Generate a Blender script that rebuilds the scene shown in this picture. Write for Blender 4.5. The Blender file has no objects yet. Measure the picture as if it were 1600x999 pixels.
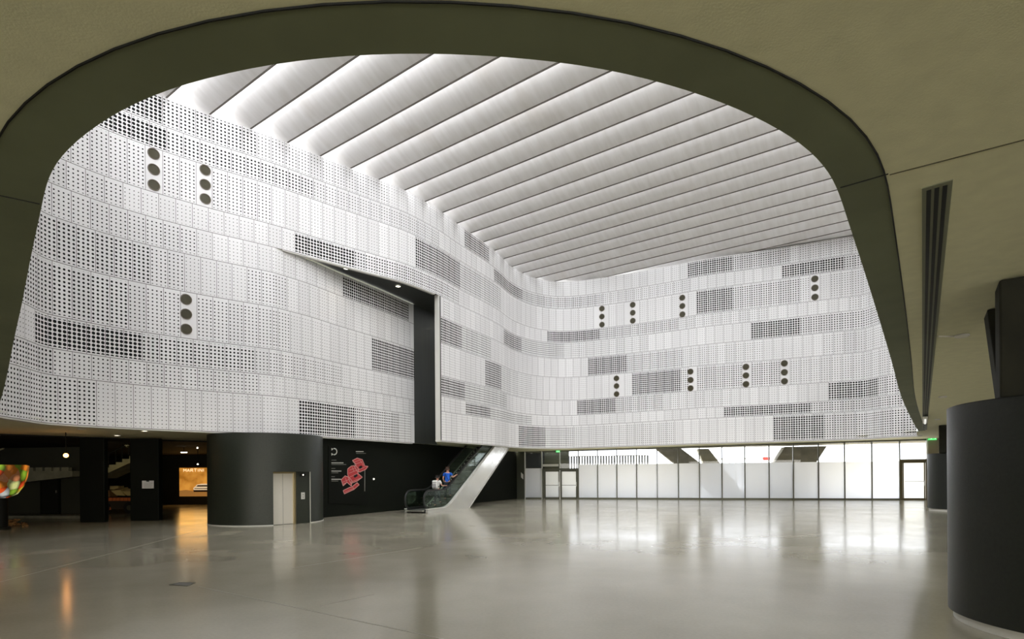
import bpy, bmesh, math, random
from mathutils import Vector, Matrix
random.seed(7)
PI = math.pi
SC = bpy.context.scene
C = SC.collection

# ---------------------------------------------------------------- camera
K = 0.895                 # overall scale of the place
EYE = 1.9 * K
FPX, CX, HY = 880.0, 800.0, 741.35
RHO = 0.007
cam_r = Vector((math.cos(RHO), 0, -math.sin(RHO)))
cam_u = Vector((math.sin(RHO), 0, math.cos(RHO)))
cam_d = Vector((0, 1, 0))
CAM = Vector((0, 0, EYE))
cd = bpy.data.cameras.new('camera')
cam = bpy.data.objects.new('camera', cd); C.objects.link(cam)
cam.matrix_world = Matrix(((cam_r.x, cam_u.x, -cam_d.x, 0), (cam_r.y, cam_u.y, -cam_d.y, 0),
                           (cam_r.z, cam_u.z, -cam_d.z, EYE), (0, 0, 0, 1)))
cd.sensor_fit = 'HORIZONTAL'; cd.sensor_width = 36
cd.lens = 36 * FPX / 1600
cd.shift_y = (HY - 499.5) / 1600
cd.clip_start = 0.05; cd.clip_end = 500
SC.camera = cam
SC.view_settings.view_transform = 'Standard'
SC.view_settings.look = 'None'
SC.view_settings.gamma = 1
SC.view_settings.use_curve_mapping = False
SC.view_settings.exposure = 0.12
SC.cycles.max_bounces = 12
SC.cycles.diffuse_bounces = 6
SC.cycles.glossy_bounces = 4
SC.cycles.transmission_bounces = 6
SC.cycles.transparent_max_bounces = 12
SC.cycles.caustics_reflective = False
SC.cycles.caustics_refractive = False
SC.cycles.sample_clamp_indirect = 6

# ---------------------------------------------------------------- sky
W = bpy.data.worlds.new('sky'); SC.world = W; W.use_nodes = True
wn = W.node_tree.nodes; wl = W.node_tree.links
bg = wn['Background']; bg.inputs[0].default_value = (0.93, 0.97, 1.0, 1); bg.inputs[1].default_value = 5.0
SKYLIGHT_W = 272.0         # watts of daylight through each roof gap
SUN_W = 23.0
REAR_FILL_W = 2700.0

sd = bpy.data.lights.new('sun', 'SUN'); sd.energy = SUN_W; sd.angle = 0.02; sd.color = (1.0, 0.98, 0.95)
so = bpy.data.objects.new('sun', sd); C.objects.link(so)
so.rotation_euler = Vector((-0.25, -0.60, -0.76)).to_track_quat('-Z', 'Y').to_euler()
# plan directions of the building grid
def ray(x, y):
    return cam_r * ((x - CX) / FPX) + cam_u * (-(y - HY) / FPX) + cam_d
def hor(x): return HY - RHO * (x - CX)
def on_z(x, y, z):
    r = ray(x, y); return CAM + r * ((z - EYE) / r.z)
def at_y(x, y, Y):
    r = ray(x, y); return CAM + r * (Y / r.y)
def floor_pt(x, y, z=0.0): return on_z(x, y, z)
CA, CB = 0.01333, -0.01167
def zceil(X, Y): return 4.11 * K + CA * X + CB * Y
def ceil_pt(x, y, dz=0.0):
    r = ray(x, y); t = (4.11 * K + dz - EYE) / (r.z - CA * r.x - CB * r.y)
    return CAM + r * t
def px(p):
    v = Vector(p) - CAM; d = v.dot(cam_d)
    return CX + FPX * v.dot(cam_r) / d, HY - FPX * v.dot(cam_u) / d
def on_wall(x, y, A, B):
    """point of the vertical plane through A, B seen at pixel x, y"""
    r = ray(x, y); n = Vector((B.y - A.y, -(B.x - A.x), 0)); t = n.dot(Vector(A) - CAM) / n.dot(r)
    return CAM + r * t
D_D = ray(1441, hor(1441)); D_D.z = 0; D_D.normalize()
D_L = Vector((D_D.y, -D_D.x, 0))
UP = Vector((0, 0, 1))

# ---------------------------------------------------------------- helpers
class MB:
    def __init__(s): s.bm = bmesh.new()
    def v(s, p): return s.bm.verts.new(p)
    def face(s, pts):
        try: return s.bm.faces.new([s.v(p) for p in pts])
        except ValueError: return None
    def box(s, c, size, X=Vector((1, 0, 0)), Z=UP):
        X = Vector(X).normalized(); Z = Vector(Z).normalized(); Y = Z.cross(X).normalized()
        c = Vector(c); a, b, h = size[0] / 2, size[1] / 2, size[2] / 2
        vs = [s.v(c + X * i * a + Y * j * b + Z * k * h) for i in (-1, 1) for j in (-1, 1) for k in (-1, 1)]
        for f in ((0, 1, 3, 2), (4, 6, 7, 5), (0, 4, 5, 1), (2, 3, 7, 6), (0, 2, 6, 4), (1, 5, 7, 3)):
            s.bm.faces.new([vs[i] for i in f])
        return s
    def hexa(s, bot, top):
        n = len(bot)
        a = [s.v(p) for p in bot]; b = [s.v(p) for p in top]
        s.bm.faces.new(a[::-1]); s.bm.faces.new(b)
        for i in range(n): s.bm.faces.new([a[i], a[(i + 1) % n], b[(i + 1) % n], b[i]])
        return s
    def prism(s, poly, off):
        off = Vector(off); return s.hexa([Vector(p) for p in poly], [Vector(p) + off for p in poly])
    def bar(s, a, b, w, h=None, up=UP):
        a, b = Vector(a), Vector(b); d = b - a; L = d.length
        if L < 1e-6: return s
        d.normalize(); up = Vector(up)
        if abs(d.dot(up)) > 0.99: up = Vector((1, 0, 0))
        z = (up - d * d.dot(up)).normalized()
        return s.box((a + b) / 2, (L, w, h or w), d, z)
    def tube(s, pts, r, n=8, cap=True, closed=False):
        pts = [Vector(p) for p in pts]; rings = []
        m = len(pts)
        rr = r if isinstance(r, (list, tuple)) else [r] * m
        prev = None
        for i, p in enumerate(pts):
            if closed: d = pts[(i + 1) % m] - pts[i - 1]
            else: d = pts[min(i + 1, m - 1)] - pts[max(i - 1, 0)]
            d.normalize()
            if prev is None:
                q = UP if abs(d.z) < 0.9 else Vector((1, 0, 0))
            else: q = prev
            x = (q - d * d.dot(q)).normalized(); y = d.cross(x); prev = x
            rings.append([s.v(p + (x * math.cos(2 * PI * k / n) + y * math.sin(2 * PI * k / n)) * rr[i]) for k in range(n)])
        for i in range(m if closed else m - 1):
            A, B = rings[i], rings[(i + 1) % m]
            for k in range(n): s.bm.faces.new([A[k], A[(k + 1) % n], B[(k + 1) % n], B[k]])
        if cap and not closed:
            s.bm.faces.new(rings[0][::-1]); s.bm.faces.new(rings[-1])
        return s
    def lathe(s, prof, c=(0, 0, 0), axis=UP, n=32, cap=True):
        c = Vector(c); axis = Vector(axis).normalized()
        q = Vector((1, 0, 0)) if abs(axis.x) < 0.9 else UP
        x = (q - axis * axis.dot(q)).normalized(); y = axis.cross(x); rings = []
        for r, h in prof:
            rings.append([s.v(c + axis * h + (x * math.cos(2 * PI * k / n) + y * math.sin(2 * PI * k / n)) * max(r, 1e-4)) for k in range(n)])
        for A, B in zip(rings, rings[1:]):
            for k in range(n): s.bm.faces.new([A[k], A[(k + 1) % n], B[(k + 1) % n], B[k]])
        if cap:
            s.bm.faces.new(rings[0][::-1]); s.bm.faces.new(rings[-1])
        return s
    def ball(s, c, r, sc=(1, 1, 1), n=10):
        m = Matrix.Translation(c) @ Matrix.Diagonal((r * sc[0], r * sc[1], r * sc[2], 1))
        bmesh.ops.create_uvsphere(s.bm, u_segments=n, v_segments=max(6, n // 2 + 2), radius=1, matrix=m); return s
    def build(s, name, m, parent=None, smooth=False, bevel=0, kind=None, fix=True):
        if fix: bmesh.ops.recalc_face_normals(s.bm, faces=s.bm.faces[:])
        me = bpy.data.meshes.new(name); s.bm.to_mesh(me); s.bm.free()
        o = bpy.data.objects.new(name, me); C.objects.link(o)
        if m: me.materials.append(m)
        if parent:
            off = root_offset(parent)
            me.transform(Matrix.Translation(-off)); o.parent = parent
        if smooth:
            for f in me.polygons: f.use_smooth = True
            sm = smooth if isinstance(smooth, float) else 0.6
            me.set_sharp_from_angle(angle=sm)
        if bevel:
            b = o.modifiers.new('bevel', 'BEVEL'); b.width = bevel; b.segments = 2; b.limit_method = 'ANGLE'
        if kind: o['kind'] = kind
        return o
def root_offset(o):
    t = Vector(o.location)
    while o.parent: o = o.parent; t += Vector(o.location)
    return t
def tag(o, label, cat, group=None, kind=None):
    if label: o['label'] = label
    if cat: o['category'] = cat
    if group: o['group'] = group
    if kind: o['kind'] = kind
    return o
def thing(name, loc, label, cat, group=None, kind=None):
    o = bpy.data.objects.new(name, None); o.location = loc; C.objects.link(o); o.empty_display_size = 0.1
    return tag(o, label, cat, group, kind)
def struct_empty(name, loc):
    o = bpy.data.objects.new(name, None); o.location = loc; C.objects.link(o); o['kind'] = 'structure'; return o
def copy_tree(o, parent=None):
    c = o.copy(); C.objects.link(c); c.parent = parent
    for ch in list(o.children): copy_tree(ch, c)
    return c

def mat(name, col, rough=0.6, metal=0.0, spec=0.5, emit=None, es=1.0, noise=None, bump=0.0, bscale=40, alpha=None, trans=0):
    m = bpy.data.materials.new(name); m.use_nodes = True
    nt = m.node_tree; p = nt.nodes['Principled BSDF']
    p.inputs['Base Color'].default_value = (*col, 1); p.inputs['Roughness'].default_value = rough
    p.inputs['Metallic'].default_value = metal; p.inputs['Specular IOR Level'].default_value = spec
    p.inputs['Transmission Weight'].default_value = trans
    if emit:
        p.inputs['Emission Color'].default_value = (*emit, 1); p.inputs['Emission Strength'].default_value = es
    if noise or bump:
        tc = nt.nodes.new('ShaderNodeTexCoord')
    if noise:                                 # (scale vector, strength, detail)
        mp = nt.nodes.new('ShaderNodeMapping'); mp.inputs['Scale'].default_value = noise[0]
        nz = nt.nodes.new('ShaderNodeTexNoise'); nz.inputs['Scale'].default_value = 1; nz.inputs['Detail'].default_value = noise[2]
        nt.links.new(tc.outputs['Object'], mp.inputs['Vector']); nt.links.new(mp.outputs[0], nz.inputs['Vector'])
        mx = nt.nodes.new('ShaderNodeMix'); mx.data_type = 'RGBA'
        a = noise[1]
        mx.inputs[6].default_value = (*[c * (1 - a) for c in col], 1); mx.inputs[7].default_value = (*[min(1, c * (1 + a)) for c in col], 1)
        rp = nt.nodes.new('ShaderNodeMapRange'); rp.inputs[1].default_value = 0.3; rp.inputs[2].default_value = 0.7
        nt.links.new(nz.outputs['Fac'], rp.inputs[0]); nt.links.new(rp.outputs[0], mx.inputs[0])
        nt.links.new(mx.outputs[2], p.inputs['Base Color'])
    if bump:
        nb = nt.nodes.new('ShaderNodeTexNoise'); nb.inputs['Scale'].default_value = bscale; nb.inputs['Detail'].default_value = 4
        bp = nt.nodes.new('ShaderNodeBump'); bp.inputs['Strength'].default_value = bump; bp.inputs['Distance'].default_value = 0.02
        nt.links.new(tc.outputs['Object'], nb.inputs['Vector']); nt.links.new(nb.outputs['Fac'], bp.inputs['Height'])
        nt.links.new(bp.outputs[0], p.inputs['Normal'])
    return m

M = {}
M['ceiling'] = mat('beige ceiling plaster', (0.74, 0.725, 0.51), 0.9, noise=((6, 6, 6), 0.05, 8), bump=0.10, bscale=90)
M['rim'] = mat('dark green grey rim', (0.15, 0.165, 0.098), 0.75, noise=((1.5, 1.5, 1.5), 0.12, 6))
M['dark_green'] = mat('charcoal green panel', (0.018, 0.022, 0.015), 0.42, noise=((30, 30, 30), 0.25, 4), bump=0.12, bscale=120)
M['column_clad'] = mat('column cladding', (0.009, 0.011, 0.008), 0.42, noise=((30, 30, 30), 0.25, 4), bump=0.1, bscale=120)
M['dark_wall'] = mat('dark wall', (0.006, 0.0075, 0.0045), 0.75, spec=0.15)
M['black'] = mat('black', (0.004, 0.005, 0.004), 0.6, spec=0.3)
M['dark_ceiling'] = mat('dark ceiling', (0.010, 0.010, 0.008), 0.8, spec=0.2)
M['white_wall'] = mat('white wall', (0.80, 0.79, 0.78), 0.7)
M['slot_dark'] = mat('dark slot shade', (0.010, 0.012, 0.008), 0.6, noise=((8, 8, .3), 0.3, 2))  # shade of the recess put into a near-black colour
M['trimwhite'] = mat('pale trim', (0.62, 0.61, 0.57), 0.45)
M['steel'] = mat('brushed steel', (0.62, 0.61, 0.58), 0.28, metal=0.9, noise=((2, 2, 30), 0.06, 3))
M['steel_dark'] = mat('dark mullion', (0.10, 0.10, 0.07), 0.4, metal=0.5)
M['gold'] = mat('warm jamb', (0.45, 0.36, 0.2), 0.35, metal=0.7)
M['concrete'] = mat('concrete', (0.22, 0.21, 0.15), 0.85, noise=((3, 3, 3), 0.2, 6))
M['pier'] = mat('pier concrete', (0.30, 0.29, 0.24), 0.85, noise=((2, 2, 2), 0.15, 6))
M['outside'] = mat('outside paving', (0.72, 0.72, 0.70), 0.8)
M['vent'] = mat('vent frame', (0.20, 0.21, 0.14), 0.6)
M['lamp'] = mat('lamp', (1, 1, 1), emit=(1.0, 0.93, 0.75), es=6)
M['lamp_orange'] = mat('orange lamp', (1, .6, .2), emit=(1.0, 0.36, 0.08), es=14)
M['rubber'] = mat('rubber', (0.006, 0.006, 0.006), 0.45)

# ---------------------------------------------------------------- floor
def floor_material():
    m = bpy.data.materials.new('polished concrete floor'); m.use_nodes = True
    nt = m.node_tree; N = nt.nodes; L = nt.links; p = N['Principled BSDF']
    tc = N.new('ShaderNodeTexCoord')
    nz = N.new('ShaderNodeTexNoise'); nz.inputs['Scale'].default_value = 0.5; nz.inputs['Detail'].default_value = 8
    n2 = N.new('ShaderNodeTexNoise'); n2.inputs['Scale'].default_value = 25; n2.inputs['Detail'].default_value = 3
    L.new(tc.outputs['Object'], nz.inputs['Vector']); L.new(tc.outputs['Object'], n2.inputs['Vector'])
    mx = N.new('ShaderNodeMix'); mx.data_type = 'RGBA'
    mx.inputs[6].default_value = (0.31, 0.285, 0.215, 1); mx.inputs[7].default_value = (0.385, 0.36, 0.285, 1)
    ad = N.new('ShaderNodeMath'); ad.operation = 'MULTIPLY_ADD'; ad.inputs[1].default_value = 0.35
    L.new(n2.outputs['Fac'], ad.inputs[0]); L.new(nz.outputs['Fac'], ad.inputs[2])
    mr = N.new('ShaderNodeMapRange'); mr.inputs[1].default_value = 0.45; mr.inputs[2].default_value = 0.9
    L.new(ad.outputs[0], mr.inputs[0]); L.new(mr.outputs[0], mx.inputs[0])
    L.new(mx.outputs[2], p.inputs['Base Color'])
    rr = N.new('ShaderNodeMapRange'); rr.inputs[1].default_value = 0.3; rr.inputs[2].default_value = 0.7
    rr.inputs[3].default_value = 0.13; rr.inputs[4].default_value = 0.20
    L.new(nz.outputs['Fac'], rr.inputs[0]); L.new(rr.outputs[0], p.inputs['Roughness'])
    p.inputs['Specular IOR Level'].default_value = 0.9
    n3 = N.new('ShaderNodeTexNoise'); n3.inputs['Scale'].default_value = 1.3; n3.inputs['Detail'].default_value = 2
    bp = N.new('ShaderNodeBump'); bp.inputs['Strength'].default_value = 0.03; bp.inputs['Distance'].default_value = 0.05
    L.new(tc.outputs['Object'], n3.inputs['Vector']); L.new(n3.outputs['Fac'], bp.inputs['Height'])
    return m
M['floor'] = floor_material()

G0 = floor_pt(820.6, 780); G1 = floor_pt(1448.5, 782)
GD = (G1 - G0).normalized(); GN = Vector((-GD.y, GD.x, 0))          # GN points outdoors
W0 = floor_pt(503, 809.5); W1 = floor_pt(797, 781)                   # the dark wall behind the escalator
b = MB()
b.prism([(-46, -14, -0.3), (46, -14, -0.3), (46, 60, -0.3), (-46, 60, -0.3)], (0, 0, 0.3))
b.build('floor', M['floor'], kind='structure')

# floor joints: thin pale saw cuts
M['joint'] = mat('floor joint', (0.30, 0.29, 0.24), 0.5)
def joint(n, a, bb, w=0.008):
    q = MB(); A, B = floor_pt(*a), floor_pt(*bb); A.z = B.z = 0.001
    q.bar(A, B, w, 0.004); q.build('trim_%d' % n, M['joint'], kind='structure')
joint(1, (310, 917), (700, 1001)); joint(2, (457, 888), (660, 856)); joint(3, (500, 947), (585, 929)); joint(4, (-20, 915), (310, 830), 0.006)

# ---------------------------------------------------------------- the drum of perforated panels
HT = 13.8 * K
DK = [(-14, 800), (0, 775), (34, 733), (62, 694.6), (90, 675), (147, 643), (190, 622), (240, 600), (300, 576), (345, 559), (388, 544), (445, 522.5), (496, 501),
      (545, 481), (590, 462.8), (632, 445.5), (664, 427.3), (690, 411), (712, 394), (735, 377.8), (755, 363.6), (772, 350.6),
      (785, 339), (797.5, 326), (815, 315), (835, 306.5), (870, 300), (905, 301.5), (940, 306), (1000, 315), (1060, 326), (1100, 334),
      (1200, 348), (1300, 364), (1343, 370.5), (1357, 376), (1374, 385), (1396, 394), (1425, 402), (1434, 408)]
def catmull(P, n=8):
    out = []
    for i in range(len(P) - 1):
        p0 = P[max(i - 1, 0)]; p1 = P[i]; p2 = P[i + 1]; p3 = P[min(i + 2, len(P) - 1)]
        for k in range(n):
            t = k / n
            out.append(0.5 * ((2 * p1) + (p2 - p0) * t + (2 * p0 - 5 * p1 + 4 * p2 - p3) * t * t + (3 * p1 - p0 - 3 * p2 + p3) * t ** 3))
    out.append(P[-1]); return out
def smooth(P, it=6):
    for _ in range(it):
        P = [P[0]] + [(P[i - 1] + P[i] * 2 + P[i + 1]) / 4 for i in range(1, len(P) - 1)] + [P[-1]]
    return P
def plan(keys):
    r = []
    for x, D in keys:
        p = on_z(x, hor(x) - D, EYE + HT); r.append(Vector((p.x, p.y, 0)))
    return r
def resample(P, step=0.15):
    out = [P[0].copy()]; acc = 0
    for a, b2 in zip(P, P[1:]):
        L = (b2 - a).length
        while acc + L >= step:
            t = (step - acc) / L; a = a.lerp(b2, t); L = (b2 - a).length; out.append(a.copy()); acc = 0
        acc += L
    return out
MAIN = resample(smooth(catmull(plan(DK)), 10))
BK = [(400, 539.5), (418, 533), (430, 528), (458, 513), (485, 498), (530, 468), (585, 434), (615, 414), (640, 397), (652, 388), (672, 374), (700, 356)]
BACK = resample(smooth(catmull(plan(BK)), 6))
RL = [1, .922, .856, .740, .674, .599, .4965, .3715, .295, .234, .123]
RR = [1, .922, .859, .743, .683, .60, .503, .386, .305, .254, .138]
def outward(PATH, i):
    t = (PATH[min(i + 1, len(PATH) - 1)] - PATH[max(i - 1, 0)]).normalized(); return Vector((-t.y, t.x, 0))
def px_of(P): return px((P.x, P.y, EYE + HT * 0.5))[0]
def row_z(i, X):                     # row line height; drifts slightly along the drum
    t = min(1, max(0, (X + 11.0) / 22.0)); t = t * t * (3 - 2 * t)
    return EYE + HT * (RL[i] * (1 - t) + RR[i] * t)
T_, S_, M_, L_ = 0.016, 0.024, 0.033, 0.047
ZONES = {
 0: [(140, 251, L_), (251, 400, M_), (400, 600, S_), (600, 726, T_), (726, 763, L_), (763, 1075, T_), (1075, 1145, L_), (1145, 1234, M_), (1234, 1400, S_)],
 1: [(100, 264, L_), (264, 494, M_), (494, 690, S_), (690, 772, T_), (772, 817, L_), (817, 940, M_), (940, 1080, S_), (1080, 1227, T_), (1227, 1322, L_), (1322, 1400, M_)],
 2: [(60, 226, S_), (226, 248, 0), (248, 307, S_), (307, 329, 0), (329, 420, S_), (420, 652, T_), (652, 720, L_), (720, 780, M_), (780, 932, T_), (932, 949, 0), (949, 981, T_), (981, 998, 0),
     (998, 1059, T_), (1059, 1076, 0), (1076, 1088, T_), (1088, 1145, L_), (1145, 1250, M_), (1250, 1265, S_), (1265, 1284, 0), (1284, 1300, T_), (1300, 1400, S_)],
 3: [(60, 178, S_), (178, 455, T_), (455, 549, L_), (549, 690, M_), (690, 720, M_), (720, 856, T_), (856, 941, L_), (941, 1055, M_), (1055, 1200, S_), (1200, 1330, T_), (1330, 1400, S_)],
 4: [(40, 300, S_), (300, 430, T_), (430, 531, T_), (531, 640, L_), (690, 702, S_), (702, 788, T_), (788, 812, L_), (812, 885, M_), (885, 1010, S_), (1010, 1173, T_), (1173, 1250, L_), (1250, 1400, M_)],
 5: [(20, 237, M_), (237, 290, S_), (290, 380, T_), (380, 455, S_), (455, 640, T_), (686, 725, L_), (725, 767, M_), (767, 917, T_), (917, 977, L_), (977, 1068, M_), (1068, 1200, S_), (1200, 1290, T_), (1290, 1420, S_)],
 6: [(10, 193, M_), (193, 281, S_), (281, 303, 0), (303, 445, S_), (445, 577, T_), (577, 652, L_), (686, 757, T_), (757, 783, L_), (783, 830, S_), (830, 956, T_), (956, 973, 0), (973, 984, T_), (984, 1062, L_),
     (1062, 1073, M_), (1073, 1090, 0), (1090, 1158, M_), (1158, 1176, 0), (1176, 1218, M_), (1218, 1236, 0), (1236, 1420, S_)],
 7: [(-20, 61, T_), (61, 208, L_), (208, 390, M_), (390, 535, S_), (535, 645, T_), (686, 725, L_), (725, 790, M_), (790, 905, T_), (905, 965, L_), (965, 1040, M_), (1040, 1137, S_), (1137, 1290, T_), (1290, 1373, L_), (1373, 1440, M_)],
 8: [(-20, 75, M_), (75, 400, S_), (400, 645, T_), (686, 728, T_), (728, 763, L_), (763, 830, M_), (830, 1130, T_), (1130, 1265, L_), (1265, 1440, M_)],
 9: [(-20, 145, S_ * 1.25), (145, 472, T_), (472, 549, L_), (549, 626, M_), (626, 645, S_), (686, 813, T_), (813, 855, L_), (855, 900, M_), (900, 1055, S_), (1055, 1211, T_), (1211, 1290, L_), (1290, 1440, M_)],
}
def panel_material():
    m = bpy.data.materials.new('perforated panels'); m.use_nodes = True
    nt = m.node_tree; N = nt.nodes; L = nt.links; p = N['Principled BSDF']
    def math_(op, a, b=None, c=None):
        n = N.new('ShaderNodeMath'); n.operation = op
        for i, q in enumerate((a, b, c)):
            if q is None: continue
            if hasattr(q, 'links'): L.new(q, n.inputs[i])
            else: n.inputs[i].default_value = q
        return n.outputs[0]
    uv = N.new('ShaderNodeUVMap'); uv.uv_map = 'UVMap'; sp = N.new('ShaderNodeSeparateXYZ'); L.new(uv.outputs[0], sp.inputs[0])
    U, V = sp.outputs[0], sp.outputs[1]
    at = N.new('ShaderNodeAttribute'); at.attribute_name = 'hole'; H = at.outputs['Fac']
    rw = N.new('ShaderNodeAttribute'); rw.attribute_name = 'rowh'; RH = rw.outputs['Fac']
    tn = N.new('ShaderNodeAttribute'); tn.attribute_name = 'tone'
    P = 0.1215
    fu = math_('SUBTRACT', math_('FRACT', math_('DIVIDE', U, P)), 0.5)
    fv = math_('SUBTRACT', math_('FRACT', math_('DIVIDE', V, P)), 0.5)
    d = math_('MULTIPLY', math_('SQRT', math_('ADD', math_('MULTIPLY', fu, fu), math_('MULTIPLY', fv, fv))), P)
    hole = math_('LESS_THAN', d, H)
    # keep a plain margin at the top and bottom of each row
    hole = math_('MULTIPLY', hole, math_('GREATER_THAN', V, 0.06)); hole = math_('MULTIPLY', hole, math_('LESS_THAN', V, math_('SUBTRACT', RH, 0.05)))
    pu = math_('MULTIPLY', math_('FRACT', math_('DIVIDE', U, P * 4)), P * 4)
    jn = math_('LESS_THAN', pu, 0.014)
    jh = math_('LESS_THAN', V, 0.02)
    j = math_('MAXIMUM', jn, jh)
    base = N.new('ShaderNodeMix'); base.data_type = 'RGBA'
    base.inputs[6].default_value = (0.77, 0.762, 0.77, 1); base.inputs[7].default_value = (0.86, 0.852, 0.86, 1)
    L.new(tn.outputs['Fac'], base.inputs[0])
    m1 = N.new('ShaderNodeMix'); m1.data_type = 'RGBA'; L.new(j, m1.inputs[0]); L.new(base.outputs[2], m1.inputs[6]); m1.inputs[7].default_value = (0.17, 0.145, 0.155, 1)
    m2 = N.new('ShaderNodeMix'); m2.data_type = 'RGBA'; L.new(hole, m2.inputs[0]); L.new(m1.outputs[2], m2.inputs[6]); m2.inputs[7].default_value = (0.016, 0.016, 0.016, 1)
    L.new(m2.outputs[2], p.inputs['Base Color'])
    L.new(math_('ADD', math_('MULTIPLY', hole, 0.5), 0.36), p.inputs['Roughness'])
    p.inputs['Metallic'].default_value = 0.0
    L.new(math_('SUBTRACT', 0.5, math_('MULTIPLY', hole, 0.45)), p.inputs['Specular IOR Level'])
    return m
M['panel'] = panel_material()

def skin_rows(name, PATH, rows, u0=0.0, xlim=None, material=None, span=None):
    """panels of the given rows along a plan path; one quad column every 0.135 m"""
    bm = bmesh.new(); uvl = bm.loops.layers.uv.new('UVMap')
    hl = bm.faces.layers.float.new('hole'); rl = bm.faces.layers.float.new('rowh'); tl = bm.faces.layers.float.new('tone')
    P = 0.1215; cum = [0]
    for a, b2 in zip(PATH, PATH[1:]): cum.append(cum[-1] + (b2 - a).length)
    n = int(cum[-1] / P)
    Q = resample(PATH, P); pxs = [px_of(q) for q in Q]
    off = {r: ((r * 7) % 4) for r in rows}
    for r, xc in ((2, 242.5), (6, 296)):          # a panel is centred on the portholes
        off[r] = (2 - min(range(len(Q)), key=lambda i: abs(px_of(Q[i]) - xc))) % 4
    for r in rows:
        rnd = {}
        prev = None
        for i in range(len(Q) - 1):
            a, b2 = Q[i], Q[i + 1]
            if xlim and not (xlim[0] <= pxs[i] <= xlim[1]): prev = None; continue
            k = (i + off[r]) // 4
            ic = min(len(Q) - 1, max(0, k * 4 - off[r] + 2))
            if k not in rnd:
                h = 0.0
                zc = row_z(r, Q[ic].x) * 0.5 + row_z(r + 1, Q[ic].x) * 0.5
                xx = px((Q[ic].x, Q[ic].y, zc))[0]
                for x0, x1, s in ZONES[r]:
                    if x0 <= xx < x1: h = s
                rnd[k] = (h, random.random())
            h, tone = rnd[k]
            if prev is None: prev = (bm.verts.new((a.x, a.y, row_z(r + 1, a.x))), bm.verts.new((a.x, a.y, row_z(r, a.x))))
            nb = (bm.verts.new((b2.x, b2.y, row_z(r + 1, b2.x))), bm.verts.new((b2.x, b2.y, row_z(r, b2.x))))
            f = bm.faces.new((prev[0], nb[0], nb[1], prev[1]))
            H = row_z(r, a.x) - row_z(r + 1, a.x)
            Hn = H
            ui = (i + off[r]) * P
            for lp, uvv in zip(f.loops, ((ui, 0), (ui + P, 0), (ui + P, Hn), (ui, Hn))): lp[uvl].uv = uvv
            f[hl] = h; f[rl] = H; f[tl] = tone
            f.smooth = True
            prev = nb
    me = bpy.data.meshes.new(name); bm.to_mesh(me); bm.free()
    o = bpy.data.objects.new(name, me); C.objects.link(o); me.materials.append(material or M['panel']); o['kind'] = 'structure'
    return o
skin_rows('wall_upper_band', MAIN, [0, 1, 2, 3])
skin_rows('wall_west', MAIN, range(4, 10), xlim=(-60, 428))
skin_rows('wall_east', MAIN, range(4, 10), xlim=(686.5, 1500))
skin_rows('wall_recess', BACK, range(4, 10), xlim=(425, 646))
# deep shade put into a dark wall colour where the recess turns the corner, its soffit and the pale lips
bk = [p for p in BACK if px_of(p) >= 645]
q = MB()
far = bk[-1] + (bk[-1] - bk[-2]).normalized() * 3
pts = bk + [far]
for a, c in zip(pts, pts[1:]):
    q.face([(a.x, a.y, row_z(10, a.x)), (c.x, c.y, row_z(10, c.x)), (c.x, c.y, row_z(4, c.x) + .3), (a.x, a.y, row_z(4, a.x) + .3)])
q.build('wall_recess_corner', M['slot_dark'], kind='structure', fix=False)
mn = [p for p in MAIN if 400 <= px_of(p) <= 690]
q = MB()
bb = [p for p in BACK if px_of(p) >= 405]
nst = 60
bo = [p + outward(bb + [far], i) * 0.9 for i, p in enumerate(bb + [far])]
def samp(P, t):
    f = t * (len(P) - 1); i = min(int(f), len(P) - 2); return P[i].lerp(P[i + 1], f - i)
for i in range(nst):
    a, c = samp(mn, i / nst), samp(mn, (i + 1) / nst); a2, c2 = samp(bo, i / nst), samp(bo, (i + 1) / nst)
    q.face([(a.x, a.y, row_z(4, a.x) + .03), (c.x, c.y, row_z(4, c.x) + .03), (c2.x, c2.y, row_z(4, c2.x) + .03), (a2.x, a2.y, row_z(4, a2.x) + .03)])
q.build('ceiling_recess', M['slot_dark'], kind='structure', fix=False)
def offset(PATH, d): return [p + outward(PATH, i) * d for i, p in enumerate(PATH)]
# lip under the upper band over the recess, jamb beside it
q = MB(); ms = mn[::3] + [mn[-1]]
msel = [p for p in ms if 424 <= px_of(p) <= 688]
mo = offset(msel, 0.14)
for i in range(len(msel) - 1):
    a, c, a2, c2 = msel[i], msel[i + 1], mo[i], mo[i + 1]
    za, zc = row_z(4, a.x), row_z(4, c.x)
    q.hexa([(a.x, a.y, za - .03), (c.x, c.y, zc - .03), (c2.x, c2.y, zc - .03), (a2.x, a2.y, za - .03)],
           [(a.x, a.y, za + .02), (c.x, c.y, zc + .02), (c2.x, c2.y, zc + .02), (a2.x, a2.y, za + .02)])
q.build('trim_5', M['trimwhite'], kind='structure')
e = min(MAIN, key=lambda p: abs(px_of(p) - 687)); ei = MAIN.index(e); en = outward(MAIN, ei); et = Vector((en.y, -en.x, 0))
q = MB(); zt, zb = row_z(4, e.x), row_z(10, e.x)
q.box((*(e + en * 0.10 - et * 0.02).xy, (zt + zb) / 2), (0.05, 0.26, zt - zb + .06), et)
q.build('trim_6', M['trimwhite'], kind='structure')
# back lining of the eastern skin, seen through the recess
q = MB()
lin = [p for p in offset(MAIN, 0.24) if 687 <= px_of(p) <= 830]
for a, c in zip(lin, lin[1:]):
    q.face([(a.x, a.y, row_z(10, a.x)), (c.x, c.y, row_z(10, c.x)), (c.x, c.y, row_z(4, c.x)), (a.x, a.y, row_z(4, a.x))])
q.build('wall_recess_lining', M['slot_dark'], kind='structure', fix=False)
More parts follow.
